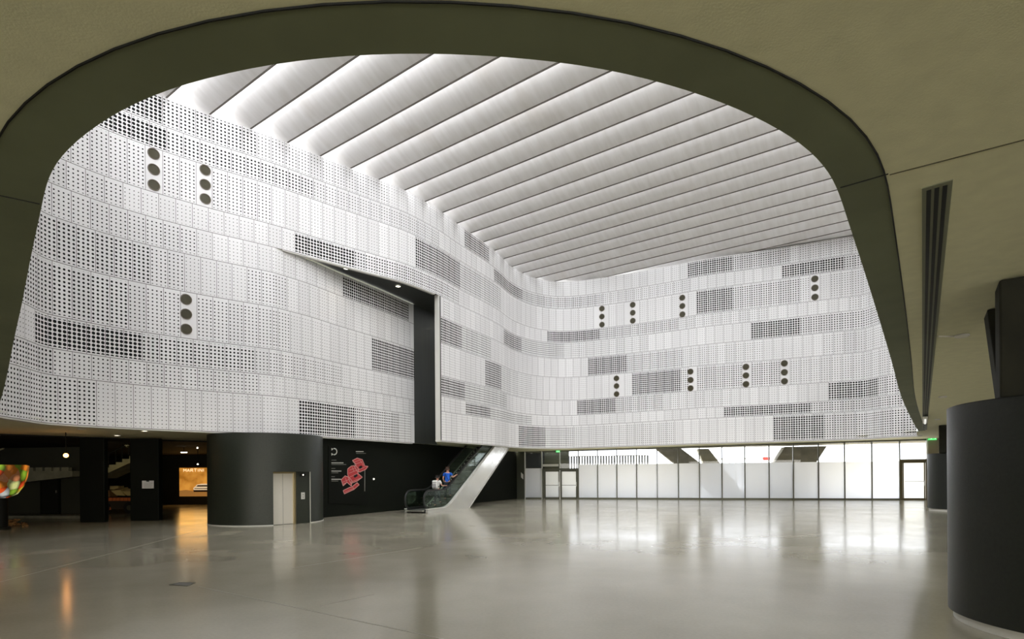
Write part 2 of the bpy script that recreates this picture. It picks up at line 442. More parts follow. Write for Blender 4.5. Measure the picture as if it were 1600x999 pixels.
# bottom lip of the drum
def lip(PATH, x0, x1, name):
    q = MB(); s = [p for p in PATH if x0 <= px_of(p) <= x1]; s = s[::3] + [s[-1]]; o2 = offset(s, 0.22)
    for i in range(len(s) - 1):
        a, c, a2, c2 = s[i], s[i + 1], o2[i], o2[i + 1]; za, zc = row_z(10, a.x), row_z(10, c.x)
        q.hexa([(a.x, a.y, za - .035), (c.x, c.y, zc - .035), (c2.x, c2.y, zc - .035), (a2.x, a2.y, za - .035)],
               [(a.x, a.y, za), (c.x, c.y, zc), (c2.x, c2.y, zc), (a2.x, a2.y, za)])
    q.build(name, M['trimwhite'], kind='structure')
lip(MAIN, -60, 424, 'trim_7'); lip(BACK, 424, 646, 'trim_8'); lip(MAIN, 686.5, 1500, 'trim_9')

# ---------------------------------------------------------------- near side of the opening: rim and ceiling
INNER_PX = [(1425, 676), (1412, 630), (1395, 570), (1370, 485), (1345, 405), (1325, 343), (1310, 297), (1297, 268), (1279, 246), (1256, 224),
            (1217, 198), (1178, 178), (1136, 159), (1087, 141), (1026, 123), (959, 106), (877, 93), (783, 84), (678, 79), (560, 81),
            (427, 95), (340, 114), (281, 129), (236, 146), (185, 170), (147, 195), (112, 223), (90, 247), (77, 270), (70, 295),
            (62, 335), (49, 395), (34, 474), (22, 529), (10, 590), (0, 628)]
inn = []
for x, y in INNER_PX:
    p = ceil_pt(x, y); inn.append(Vector((p.x, p.y, 0)))
endp = MAIN[0]; startp = MAIN[-1]
inn = [startp.copy()] + inn[1:] + [endp.copy()]
inn = resample(smooth(resample(smooth(catmull(inn, 6), 3), 0.12), 4), 0.12) + [endp.copy()]
def off2(P, d):      # outward = away from the opening (right-hand side when walking clockwise seen from above)
    r = []
    for i, p in enumerate(P):
        t = (P[min(i + 1, len(P) - 1)] - P[max(i - 1, 0)]).normalized(); r.append(p + Vector((-t.y, t.x, 0)) * d)
    return r
RW = 0.31 * K
out = smooth(off2(inn, RW), 8)
def zc_(p, d=0.0): return (p.x, p.y, zceil(p.x, p.y) + d)
q = MB()
for i in range(len(inn) - 1):
    a, c, a2, c2 = inn[i], inn[i + 1], out[i], out[i + 1]
    v = [q.v(zc_(a, -.012)), q.v(zc_(c, -.012)), q.v(zc_(c2, -.004)), q.v(zc_(a2, -.004))]
    w = [q.v(zc_(a, .5)), q.v(zc_(c, .5)), q.v(zc_(c2, .03)), q.v(zc_(a2, .03))]
    q.bm.faces.new(v); q.bm.faces.new([v[0], v[1], w[1], w[0]]); q.bm.faces.new([v[2], v[3], w[3], w[2]])
bmesh.ops.remove_doubles(q.bm, verts=q.bm.verts[:], dist=0.0005)
q.build('trim_10', M['rim'], kind='structure', smooth=0.5)
# shadow gap line along the outer edge
q = MB(); o3 = smooth(off2(inn, RW + 0.002), 8)
q.tube([zc_(p, -.003) for p in o3[::2]], 0.006, 5)
q.build('trim_11', M['black'], kind='structure')
# near drum wall above the ceiling, never seen from below but closes the well of light
q = MB(); nw = off2(inn, RW * 0.6)
for a, c in zip(nw, nw[1:]):
    q.face([zc_(a, 0.1), zc_(c, 0.1), (c.x, c.y, EYE + HT + .9), (a.x, a.y, EYE + HT + .9)])
q.build('wall_near', M['white_wall'], kind='structure', fix=False)
# upper backing wall behind the top edge of the panels
q = MB(); uo = offset(MAIN, 0.45)[::4]
for a, c in zip(uo, uo[1:]):
    q.face([(a.x, a.y, EYE + HT - 1), (c.x, c.y, EYE + HT - 1), (c.x, c.y, EYE + HT + 1.0), (a.x, a.y, EYE + HT + 1.0)])
ui = MAIN[::4]
for a, c, a2, c2 in zip(ui, ui[1:], uo, uo[1:]):
    q.face([(a.x, a.y, EYE + HT - .03), (c.x, c.y, EYE + HT - .03), (c2.x, c2.y, EYE + HT - .03), (a2.x, a2.y, EYE + HT - .03)])
q.build('wall_top_backing', M['white_wall'], kind='structure', fix=False)

# ceiling with the opening cut out of it
def fill_ring(loop, outer, zf, name, m):
    bm = bmesh.new()
    for ring in (loop, outer):
        vs = [bm.verts.new((p[0], p[1], zf(p[0], p[1]))) for p in ring]
        for i in range(len(vs)): bm.edges.new((vs[i], vs[(i + 1) % len(vs)]))
    bmesh.ops.triangle_fill(bm, use_beauty=True, use_dissolve=False, edges=bm.edges[:])
    for f in bm.faces:
        if f.normal.z > 0: f.normal_flip()
    me = bpy.data.meshes.new(name); bm.to_mesh(me); bm.free(); o = bpy.data.objects.new(name, me); C.objects.link(o)
    me.materials.append(m); o['kind'] = 'structure'; return o
far_loop = offset(MAIN, 0.02)[::5]
loop = [p for p in out[1:-1]][::3]
# far part: the soffit starts at the foot of the panels (or of the recess)
fl = [p for p in MAIN if px_of(p) < 424][::5] + [p for p in BACK if 424 <= px_of(p) <= 692][::4]
_e = outward(MAIN, ei)
fl += [e + _e * 0.30] + [p for p in MAIN if px_of(p) > 687][::5]
ringpts = fl[:-1] + loop
GN0 = Vector((-(floor_pt(1448.5, 782) - floor_pt(820.6, 780)).y, (floor_pt(1448.5, 782) - floor_pt(820.6, 780)).x, 0)).normalized()
_o = G0 - GD * 1.6; _w = W0 + (W1 - W0) * 1.35
OUTR = [(-46, -14), (46, -14), (46, G1.y - 1.5), (G1.x, G1.y), (G0.x, G0.y), (_o.x, _o.y), (_w.x, _w.y), (_w.x - 2, 52), (-46, 52)]
fill_ring(ringpts, OUTR, lambda x, y: zceil(x, y), 'ceiling', M['ceiling'])
# ceiling joints parallel to the roof fins
M['jointdark'] = mat('ceiling joint', (0.10, 0.09, 0.05), 0.8)
def cjoint(n, a, bb):
    q = MB(); A, B = ceil_pt(*a), ceil_pt(*bb); q.bar(A, B, 0.012, 0.006); q.build('trim_%d' % n, M['jointdark'], kind='structure')
cjoint(12, (1390, 273), (1640, 208)); 
q = MB(); q.bar(ceil_pt(1313, 293.5, -.03), ceil_pt(1388, 272, -.04), 0.006, 0.006); q.build('trim_13', M['black'], kind='structure')
q = MB(); q.bar(ceil_pt(-8, 304, -.03), ceil_pt(62, 319, -.03), 0.006, 0.006); q.build('trim_14', M['black'], kind='structure')

# ---------------------------------------------------------------- roof of curved fins with daylight gaps
ZF = EYE + 13.87 * K
def fin_s(k): return 13.87 * K * 1088.7 * (8.93e-4 + (k - 3) * 0.933e-4)
TMIN, TMAX = -33 * K, 9 * K
M['fin'] = mat('roof fin', (0.83, 0.815, 0.80), 0.75, noise=((1.2, 1.2, 0.3), 0.05, 9))
def fin_material():
    m = M['fin']; nt = m.node_tree; N = nt.nodes; L = nt.links; p = N['Principled BSDF']
    tc = N.new('ShaderNodeTexCoord'); mp = N.new('ShaderNodeMapping'); mp.inputs['Rotation'].default_value = (0, 0, math.atan2(D_L.x, D_L.y))
    mp.inputs['Rotation'].default_value = (0, 0, -math.atan2(D_L.y, D_L.x)); mp.inputs['Scale'].default_value = (1, 1, 1)
    L.new(tc.outputs['Object'], mp.inputs[0])
    mp2 = N.new('ShaderNodeMapping'); mp2.inputs['Scale'].default_value = (2.2, .35, .35); L.new(mp.outputs[0], mp2.inputs[0])
    nz = N.new('ShaderNodeTexNoise'); nz.inputs['Scale'].default_value = 2.0; nz.inputs['Detail'].default_value = 6; L.new(mp2.outputs[0], nz.inputs[0])
    n2 = N.new('ShaderNodeTexNoise'); n2.inputs['Scale'].default_value = 0.45; n2.inputs['Detail'].default_value = 5; L.new(mp.outputs[0], n2.inputs[0])
    mr = N.new('ShaderNodeMapRange'); mr.inputs[1].default_value = .35; mr.inputs[2].default_value = .7; L.new(nz.outputs['Fac'], mr.inputs[0])
    mx = N.new('ShaderNodeMix'); mx.data_type = 'RGBA'; L.new(mr.outputs[0], mx.inputs[0])
    mx.inputs[6].default_value = (0.82, 0.81, 0.81, 1); mx.inputs[7].default_value = (0.74, 0.725, 0.715, 1)
    m2 = N.new('ShaderNodeMapRange'); m2.inputs[1].default_value = .6; m2.inputs[2].default_value = .8; m2.inputs[4].default_value = .5; L.new(n2.outputs['Fac'], m2.inputs[0])
    mx2 = N.new('ShaderNodeMix'); mx2.data_type = 'RGBA'; L.new(m2.outputs[0], mx2.inputs[0]); L.new(mx.outputs[2], mx2.inputs[6]); mx2.inputs[7].default_value = (0.54, 0.49, 0.43, 1)
    L.new(mx2.outputs[2], p.inputs['Base Color'])
fin_material()
M['roof_glass'] = bpy.data.materials.new('milky roof glass'); M['roof_glass'].use_nodes = True
def _rg():
    nt = M['roof_glass'].node_tree; N = nt.nodes; N.remove(N['Principled BSDF']); tl = N.new('ShaderNodeBsdfTranslucent'); tl.inputs[0].default_value = (.18, .18, .18, 1)
    d = N.new('ShaderNodeBsdfDiffuse'); d.inputs[0].default_value = (.6, .6, .6, 1); mx = N.new('ShaderNodeMixShader'); mx.inputs[0].default_value = .3
    nt.links.new(tl.outputs[0], mx.inputs[1]); nt.links.new(d.outputs[0], mx.inputs[2]); nt.links.new(mx.outputs[0], N['Material Output'].inputs[0])
_rg()
M['finlip'] = mat('fin edge', (0.12, 0.105, 0.09), 0.7)
STEP = 0.80
def sw(s, t, z): return D_D * s + D_L * t + UP * z
nprof = 8
for k in range(-6, 21):
    s0, s1 = fin_s(k - 1), fin_s(k)
    q = MB()
    prof = []
    for i in range(nprof + 1):
        u = i / nprof
        prof.append((s0 + (s1 - s0) * u - 0.02, ZF + STEP * (1 - u) ** 1.0 - 0.16 * math.sin(PI * u) * 1.0 * 0.6))
    lo = [sw(s, TMIN, z) for s, z in prof]; up = [sw(s, TMIN, z + 0.10) for s, z in reversed(prof)]
    q.prism(lo + up, D_L * (TMAX - TMIN))
    f = q.build('roof_fin', M['fin'], smooth=0.6)
    f['kind'] = 'structure'; f.name = 'ceiling_fin'
    q = MB(); q.bar(sw(s1 + .012, TMIN, ZF + .03), sw(s1 + .012, TMAX, ZF + .03), 0.035, 0.11)
    q.build('fin_edge', M['finlip'], f)
    if -5 <= k <= 20:
        q = MB(); q.bar(sw(s0 - .30, TMIN, ZF + .60), sw(s0 - .30, TMAX, ZF + .60), .02, .72); q.build('roof_glazing', M['roof_glass'], f)
        ld = bpy.data.lights.new('skylight', 'AREA'); ld.shape = 'RECTANGLE'; ld.size = (TMAX - TMIN); ld.size_y = STEP * 0.75
        ld.energy = SKYLIGHT_W * (1.6 - 1.32 * max(0, k) / 20); ld.color = (0.97, 0.98, 1.0)
        lo_ = bpy.data.objects.new('skylight', ld); C.objects.link(lo_)
        z = (D_D * -0.45 + UP * 0.89).normalized()        # light leaves along -z
        xax = D_L; y = z.cross(xax).normalized()
        Rm = Matrix((xax, y, z)).transposed().to_4x4(); Rm.translation = sw(s0 + 0.02, (TMIN + TMAX) / 2, ZF + STEP * 0.58)
        lo_.matrix_world = Rm
q = MB(); s20 = fin_s(20)
q.prism([sw(s20, TMIN, ZF + .0), sw(s20 + 12, TMIN, ZF), sw(s20 + 12, TMIN, ZF + .2), sw(s20, TMIN, ZF + .2)], D_L * (TMAX - TMIN + 6))
q.build('ceiling_roof_end', M['fin'], kind='structure')

# ---------------------------------------------------------------- porthole windows in the panels
M['porthole'] = mat('porthole glass', (0.060, 0.054, 0.030), 0.2, spec=0.35)
M['port_rim'] = mat('porthole rim', (0.16, 0.13, 0.10), 0.4)
M['port_tube'] = mat('porthole duct', (0.05, 0.047, 0.03), 0.8)
PORT = [[(237, 240.5), (237, 265), (237, 289.5)], [(317, 266), (317, 288.5), (317, 311)], [(291.5, 468), (291.5, 491), (291.5, 514.5)],
        [(940.3, 482.5), (940.3, 495), (940.3, 507.5)], [(989.5, 476.5), (989.5, 489), (989.5, 501.5)], [(1067.5, 465.5), (1067.5, 478.5), (1067.5, 491.5)],
        [(1274, 436), (1274, 450), (1274, 464.5)], [(964.7, 591.5), (964.7, 603.5), (964.7, 616)], [(1081, 581), (1081, 594), (1081, 607)],
        [(1166.8, 573.5), (1166.8, 587), (1166.8, 600.5)], [(1227, 568), (1227, 582), (1227, 596)]]
for n, grp in enumerate(PORT):
    xm, ym = grp[1]
    best = min(range(len(MAIN)), key=lambda i: abs(px(at_y(xm, ym, MAIN[i].y))[0] - xm) + 1e3 * abs(px((MAIN[i].x, MAIN[i].y, EYE + (hor(xm) - ym) / FPX * MAIN[i].y))[0] - xm))
    p = MAIN[best]; nrm = -outward(MAIN, best)             # towards the hall
    zc = at_y(xm, ym, p.y).z
    root = struct_empty('window_%d' % (n + 40), (p.x, p.y, zc))
    for (x, y) in grp:
        c = Vector((p.x, p.y, at_y(x, y, p.y).z)); r = 0.158
        MB().lathe([(r, -0.01), (r + .018, 0.0), (r + .018, 0.022), (r - .002, 0.024), (r - .008, 0.002)], c, nrm, 28, cap=False).build('window_rim', M['port_rim'], root, smooth=0.4)
        q = MB(); q.lathe([(r - .008, 0.006), (r - .02, 0.010), (0.001, 0.012)], c, nrm, 28, cap=False)
        q.build('window_pane', M['porthole'], root)

# ---------------------------------------------------------------- glass wall to the street
MUL = [820.6, 847, 875, 904, 934, 964, 995, 1027, 1060, 1093, 1128.3, 1164, 1201.7, 1239.7, 1279, 1319.8, 1362.3, 1405.8, 1448.5]
M['glass'] = bpy.data.materials.new('clear glass'); M['glass'].use_nodes = True
def glass_mat(m, tint, gl=0.12, rough=0.0, fr=0.3):
    nt = m.node_tree; N = nt.nodes; L = nt.links; N.remove(N['Principled BSDF']); o = N['Material Output']
    t = N.new('ShaderNodeBsdfTransparent'); t.inputs[0].default_value = (*tint, 1); g = N.new('ShaderNodeBsdfGlossy'); g.inputs['Roughness'].default_value = rough
    mx = N.new('ShaderNodeMixShader'); lw = N.new('ShaderNodeLayerWeight'); lw.inputs[0].default_value = 0.25
    mu = N.new('ShaderNodeMath'); mu.operation = 'MULTIPLY_ADD'; mu.inputs[1].default_value = fr; mu.inputs[2].default_value = gl * .2
    L.new(lw.outputs['Fresnel'], mu.inputs[0]); L.new(mu.outputs[0], mx.inputs[0]); L.new(t.outputs[0], mx.inputs[1]); L.new(g.outputs[0], mx.inputs[2]); L.new(mx.outputs[0], o.inputs[0])
glass_mat(M['glass'], (0.93, 0.93, 0.95))
M['smoke_glass'] = bpy.data.materials.new('escalator glass'); M['smoke_glass'].use_nodes = True
glass_mat(M['smoke_glass'], (0.78, 0.85, 0.79), 0.1, .05, .10)
def frosted(name, see):
    m = bpy.data.materials.new(name); m.use_nodes = True; nt = m.node_tree; N = nt.nodes; L = nt.links; N.remove(N['Principled BSDF']); o = N['Material Output']
    t = N.new('ShaderNodeBsdfTransparent'); t.inputs[0].default_value = (0.95, 0.97, 1, 1); tl = N.new('ShaderNodeBsdfTranslucent'); tl.inputs[0].default_value = (0.985, 0.99, 1, 1)
    d = N.new('ShaderNodeBsdfDiffuse'); d.inputs[0].default_value = (0.7, 0.72, 0.72, 1)
    a = N.new('ShaderNodeMixShader'); a.inputs[0].default_value = 0.08; L.new(tl.outputs[0], a.inputs[1]); L.new(d.outputs[0], a.inputs[2])
    b2 = N.new('ShaderNodeMixShader'); b2.inputs[0].default_value = see; L.new(a.outputs[0], b2.inputs[1]); L.new(t.outputs[0], b2.inputs[2]); L.new(b2.outputs[0], o.inputs[0])
    return m
M['film'] = frosted('frosted film', 0.02)
M['film_thin'] = frosted('thin frosted film', 0.22)
M['sheer'] = mat('aluminium', (0.55, 0.54, 0.50), 0.4, metal=0.6)
M['brown_frame'] = mat('brown door frame', (0.16, 0.125, 0.06), 0.5, metal=0.2)
M['door_frame'] = mat('dark door frame', (0.075, 0.075, 0.05), 0.5, metal=0.2)
def gpt(x): 
    p = on_wall(x, 760, G0, G1); return Vector((p.x, p.y, 0))
def gz(x, y): return on_wall(x, y, G0, G1).z
film_z = gz(1250, 722.5)
for i in range(len(MUL) - 1):
    a, c = gpt(MUL[i]), gpt(MUL[i + 1]); mid = (a + c) / 2; w = (c - a).length
    top = min(zceil(a.x, a.y), zceil(c.x, c.y)) + 0.02
    root = struct_empty('window_%d' % (i + 1), mid)
    door = i in (1, 2, 17)
    fr = M['trimwhite'] if i in (0,) else M['steel_dark']
    q = MB(); q.box((a.x, a.y, top / 2), (0.055, 0.12, top), GD); q.build('window_mullion', M['trimwhite'] if i in (0, 1, 2) else M['steel_dark'], root)
    q = MB(); q.box((mid.x, mid.y, top - .05), (w - .05, 0.09, 0.10), GD)
    if not door: q.box((mid.x, mid.y, .05), (w - .05, 0.09, 0.10), GD)
    q.build('window_frame', M['steel_dark'], root)
    dz = gz((MUL[i] + MUL[i + 1]) / 2, 734.5 if i in (1, 2) else 720)
    z0 = 0.10 if not door else dz + .06
    MB().box((mid.x, mid.y, (z0 + top - .1) / 2), (w - .055, 0.012, top - .1 - z0), GD).build('window_pane', M['glass'], root)
    if not door:
        fz = film_z if i > 2 else gz(834, 732)
        if i in (9, 10, 12): fm = M['film_thin']
        else: fm = M['film']
        f = MB(); f.box((mid.x + GN.x * -.012, mid.y + GN.y * -.012, (0.1 + fz) / 2), (w - .06, 0.004, fz - .1), GD); f.build('window_film', fm, root)
        f = MB(); f.box((mid.x, mid.y, fz), (w - .055, .03, .02), GD); f.build('window_transom', M['steel_dark'] if i < 1 else M['trimwhite'], root) if i < 1 else f.bm.free()
a = gpt(MUL[-1]); tz = zceil(a.x, a.y)
MB().box((a.x, a.y, tz / 2), (0.08, 0.14, tz), GD).build('trim_20', M['sheer'], kind='structure')

def door(n, x0, x1, ytop, fm, leafm, split):
    A, B = gpt(x0), gpt(x1); zt = gz((x0 + x1) / 2, ytop); mid = (A + B) / 2; w = (B - A).length
    root = struct_empty('door_%d' % n, mid)
    q = MB(); q.box((mid.x, mid.y, zt + .06), (w, .14, .12), GD)
    q.box((A.x + GD.x * .06, A.y + GD.y * .06, zt / 2), (.12, .14, zt), GD); q.box((B.x - GD.x * .03, B.y - GD.y * .03, zt / 2), (.06, .14, zt), GD)
    q.build('door_frame', fm, root)
    ls = [(0.13, w / 2 - .01), (w / 2 + .01, w - .07)] if split else [(0.13, w - .07)]
    for u0, u1 in ls:
        c = A + GD * ((u0 + u1) / 2); lw = u1 - u0
        q = MB()
        for s in (u0 + .05, u1 - .05): q.box((*(A + GD * s).xy, zt / 2), (.10 if split else .05, .06, zt - .02), GD)
        q.box((c.x, c.y, .06), (lw, .06, .12), GD); q.box((c.x, c.y, zt - .05), (lw, .06, .10), GD)
        lf = q.build('door_leaf', fm, root)
        MB().box((c.x, c.y, zt / 2), (lw - .12, .014, zt - .14), GD).build('door_pane', leafm, lf)
        MB().bar((*(c - GD * (lw / 2 - .1) - GN * .06).xy, zt * .48), (*(c + GD * (lw / 2 - .1) - GN * .06).xy, zt * .48), .03, .03).build('push_bar', M['steel_dark'], lf)
        h = MB(); e2 = A + GD * (u1 - .07) - GN * .06
        h.bar((e2.x, e2.y, .85), (e2.x, e2.y, 1.15), .025); h.build('door_handle', M['steel'], lf)
    return root
M['door_pane'] = frosted('door frosted glass', 0.05)
door(1, 847.5, 904, 735, M['door_frame'], M['door_pane'], True)
door(2, 1406, 1448, 721, M['brown_frame'], M['door_pane'], False)
# white closer box over the double door
p0, p1 = gpt(849), gpt(873); zz = gz(860, 727.5)
q = MB(); q.box(((p0.x + p1.x) / 2 - GN.x * .12, (p0.y + p1.y) / 2 - GN.y * .12, zz), ((p1 - p0).length, .14, .16), GD)
q.build('air_curtain', M['trimwhite'], bevel=.01); tag(bpy.data.objects['air_curtain'], 'white air curtain box above the dark-framed double door', 'air curtain')
# thin notice on the single door
c = gpt(1430) - GN * .05; zn = gz(1430, 739)
nt_ = MB(); nt_.box((c.x, c.y, zn), (.42, .006, .22), GD); o = nt_.build('door_notice', M['film']); tag(o, 'pale notice stuck on the glass of the single door at the right end', 'notice')

# exit signs: green, with a running figure and arrow
M['exit'] = mat('exit sign green', (0.05, 0.5, 0.12), .5, emit=(0.10, 0.75, 0.18), es=1.2)
M['exit_w'] = mat('exit sign white', (.9, 1, .9), .5, emit=(.8, 1, .8), es=1.5)
def exit_sign(x, y, w, label):
    c = on_wall(x, y, G0, G1) - GN * .25; t = thing('exit_sign', c, label, 'exit sign')
    s = w
    q = MB(); q.box(c, (s, .05, s * .5), GD); q.build('sign_box', M['exit'], t, bevel=.006)
    q = MB(); f = lambda u, v: c + GD * (u * s) - GN * .03 + UP * (v * s)
    q.ball(f(-.12, .13), s * .045); q.bar(f(-.13, .08), f(-.18, -.05), s * .06, .006); q.bar(f(-.18, -.05), f(-.08, -.12), s * .04, .006); q.bar(f(-.18, -.05), f(-.30, -.14), s * .04, .006)
    q.bar(f(-.13, .05), f(-.02, .02), s * .035, .006); q.bar(f(-.13, .06), f(-.24, .0), s * .035, .006)
    q.build('running_figure', M['exit_w'], t)
    q = MB(); q.bar(f(.08, 0), f(.32, 0), s * .06, .006); q.prism([f(.28, .12), f(.42, 0), f(.28, -.12)], GN * .005); q.build('arrow', M['exit_w'], t)
    q = MB(); q.bar(c + UP * s * .25, c + UP * (s * .25 + .25), .015); q.build('hanger', M['steel_dark'], t)
exit_sign(1453.5, 685.5, 0.42, 'green running-man exit sign over the right end of the glass wall')
exit_sign(872.5, 706.0, 0.24, 'small green exit sign above the double door at the left end of the glass wall')

# walls that close the room
def wall(name, A, B, m, z0=0, z1=None, th=.2, side=1):
    A, B = Vector(A), Vector(B); d = (B - A); L = d.length; d.normalize(); n = Vector((-d.y, d.x, 0)) * side
    q = MB(); a2, b2 = A + n * th, B + n * th
    tz = (lambda p: zceil(p.x, p.y) + .3) if z1 is None else (lambda p: z1)
    q.hexa([(A.x, A.y, z0), (B.x, B.y, z0), (b2.x, b2.y, z0), (a2.x, a2.y, z0)], [(A.x, A.y, tz(A)), (B.x, B.y, tz(B)), (b2.x, b2.y, tz(b2)), (a2.x, a2.y, tz(a2))])
    return q.build(name, m, kind='structure')
M['beige_wall'] = mat('beige wall', (0.42, 0.36, 0.27), 0.8)
GE = gpt(1449.5); wall('wall_right_end', (GE.x, GE.y, 0), (46, GE.y - 2, 0), M['beige_wall'])
wall('wall_right', (46, -14, 0), (46, 46, 0), M['beige_wall'], side=-1)
wall('wall_behind', (-46, -14, 0), (46, -14, 0), M['beige_wall'], side=-1)
wall('wall_left', (-46, -14, 0), (-46, 52, 0), M['dark_wall'])
M['olive_wall'] = mat('dark olive wall', (0.03, 0.034, 0.018), .6)
GA = gpt(820)
WE = floor_pt(797, 781)
wall('wall_olive', (GA.x, GA.y, 0), (on_wall(799, 760, G0, G1).x, on_wall(799, 760, G0, G1).y, 0), M['olive_wall'], side=-1)
o799 = on_wall(799, 760, G0, G1)
W1b = W0 + (W1 - W0) * 1.35
wall('wall_dark', W0, W1b, M['dark_wall'], side=1)
wall('wall_dark_end', (o799.x, o799.y, 0), W1b, M['dark_wall'])
# the volume behind the dark wall: closes the gap to the left hall
# ---------------------------------------------------------------- outside the glass
q = MB(); o0 = G0 - GD * 14 + GN * .15; o1 = G1 + GD * 18 + GN * .15
q.prism([o0 + UP * -.12, o1 + UP * -.12, o1 + GN * 60 + UP * -.12, o0 + GN * 60 + UP * -.12], (0, 0, .1)); q.build('ground_outside', M['outside'], kind='structure')
def ez(p): return zceil(p.x, p.y)
q = MB(); e0 = G0 - GD * 12 + GN * .1; e1 = G1 + GD * 14 + GN * .1
f0, f1 = e0 + GN * 4.4, e1 + GN * 4.4
z0, z1 = ez(G0) + .0, ez(G1) + .0
q.hexa([(e0.x, e0.y, z0), (e1.x, e1.y, z1), (f1.x, f1.y, z1 + .05), (f0.x, f0.y, z0 + .05)], [(e0.x, e0.y, z0 + .5), (e1.x, e1.y, z1 + .5), (f1.x, f1.y, z1 + .5), (f0.x, f0.y, z0 + .5)])
q.build('ceiling_outside', M['concrete'], kind='structure')
# slanted concrete piers that carry the building, just outside the glass
OFFD = 3.0
E0, E1 = G0 + GN * OFFD, G1 + GN * OFFD
def ew(x, y): return on_wall(x, y, E0, E1)
def pier(top, bot, label, back=0.0):
    """top and bottom edge given as pixel pairs on the plane 3 m beyond the glass"""
    a, b2 = ew(*top[0]), ew(*top[1]); c, d = ew(*bot[0]), ew(*bot[1])
    def ext(p, q_, z):
        t = (z - p.z) / (q_.z - p.z); return p + (q_ - p) * t
    zt = ez(G0.lerp(G1, .45)) + .0
    A, B, Cc, D = [p + GN * back for p in (ext(a, c, zt), ext(b2, d, zt), ext(a, c, 0.0), ext(b2, d, 0.0))]
    # legs bend back below the film: stop at ground
    q = MB(); th = GN * 1.1
    q.hexa([Cc, D, D + th, Cc + th], [A, B, B + th, A + th])
    o = q.build('slanted_pier', M['pier'], bevel=.03); tag(o, label, 'pier', 'slanted concrete piers outside the glass')
pier([(1025, 702), (1063, 700)], [(1052, 724), (1092, 722)], 'slanted concrete pier outside the glass, leaning down to the right above the white car')
pier([(1093, 702), (1113, 703)], [(1102, 724), (1128, 722)], 'narrower slanted concrete pier outside the glass, right beside the first one', 1.3)
pier([(1230, 694), (1296, 692)], [(1211, 722), (1277, 721)], 'wide slanted concrete pier outside the glass, leaning down to the left')
M['slat'] = mat('fence slat', (.06, .065, .065), .8)
# slatted fence and dark flank wall left of it
Fq0, Fq1 = G0 + GN * 6, G1 + GN * 6
def fw(x, y): return on_wall(x, y, Fq0, Fq1)
fl_root = thing('slatted_fence', fw(940, 775) * 1.0, 'pale fence of upright slats outside behind the double door', 'fence')
zt, zb = fw(940, 713).z, 0.0
A, B = fw(889, 730), fw(1012, 730)
q = MB(); nS = 30
for i in range(nS):
    p = A.lerp(B, i / (nS - 1)); q.box((p.x, p.y, (zb + zt) / 2), (.12, .10, zt - zb), GD)
q.build('slats', M['slat'], fl_root)
q = MB(); q.bar((A.x, A.y, zt), (B.x, B.y, zt), .1, .06); q.bar((A.x, A.y, .2), (B.x, B.y, .2), .1, .06); q.build('rail', M['concrete'], fl_root)
a = fw(800, 740); c = fw(889, 740)
wall('wall_outside_flank', (a.x - GD.x * 14, a.y - GD.y * 14, 0), (c.x, c.y, 0), M['olive_wall'], z1=4.2)
wall('wall_outside_side', (G0.x - GD.x * 8, G0.y - GD.y * 8, 0), (a.x - GD.x * 8, a.y - GD.y * 8, 0), M['olive_wall'], z1=4.2)

# low street barrier with a red band
H0, H1 = G0 + GN * 14, G1 + GN * 14
def hw(x, y): return on_wall(x, y, H0, H1)
a, c = hw(1120, 722), hw(1200, 722); t = thing('street_barrier', (a.x, a.y, 0), 'pale street barrier with posts and a short red end outside', 'barrier')
q = MB(); a.z = c.z = hw(1160, 717).z; q.bar(a, c, .05, .12)
for i in range(9): 
    p = a.lerp(c, i / 8); q.bar((p.x, p.y, 0), (p.x, p.y, a.z), .05)
q.build('rail', M['trimwhite'], t)
a2, c2 = hw(1192, 717), hw(1203, 717); MB().bar(a2 - GN * .04, c2 - GN * .04, .06, .28).build('red_end', mat('red', (.6, .05, .04), .5), t)

# ---------------------------------------------------------------- unseen fill light added behind the visitor to brighten the ceiling
def area(name, loc, tgt, sx, sy, w, col):
    ld = bpy.data.lights.new(name, 'AREA'); ld.shape = 'RECTANGLE'; ld.size = sx; ld.size_y = sy; ld.energy = w; ld.color = col
    o = bpy.data.objects.new(name, ld); C.objects.link(o); o.location = loc
    o.rotation_euler = (Vector(tgt) - Vector(loc)).to_track_quat('-Z', 'Y').to_euler(); return o
area('rear_fill', (8, -13.6, 1.9), (8, 10, 1.9), 50, 3.0, REAR_FILL_W, (1.0, 0.97, 0.88))

# ---------------------------------------------------------------- round columns clad in charcoal panel
def clad_column(c, R, h, label):
    t = thing('clad_column', c, label, 'column', 'round charcoal clad columns on the right')
    MB().lathe([(R, .10), (R, h)], c, UP, 96).build('cladding', M['column_clad'], t, smooth=0.5)
    MB().lathe([(R - .05, 0), (R - .05, .11)], c, UP, 96).build('plinth', M['trimwhite'], t, smooth=0.5)
    MB().lathe([(R - .03, h), (R - .03, h + .012)], c, UP, 96).build('top_cap', M['black'], t, smooth=0.5)
    return t
NC = Vector((6.92, 6.67, 0)) * K
clad_column(NC, 1.4 * K, 2.72 * K, 'large round charcoal column at the right edge, nearest to the camera')
r0 = floor_pt(1449, 797); dr = Vector((r0.x, r0.y, 0)).normalized(); pr = Vector((dr.y, -dr.x, 0))
FC = Vector((r0.x, r0.y, 0)) + pr * 1.4 * K
clad_column(FC, 1.4 * K, 2.74 * K, 'distant round charcoal column by the right end of the glass wall')
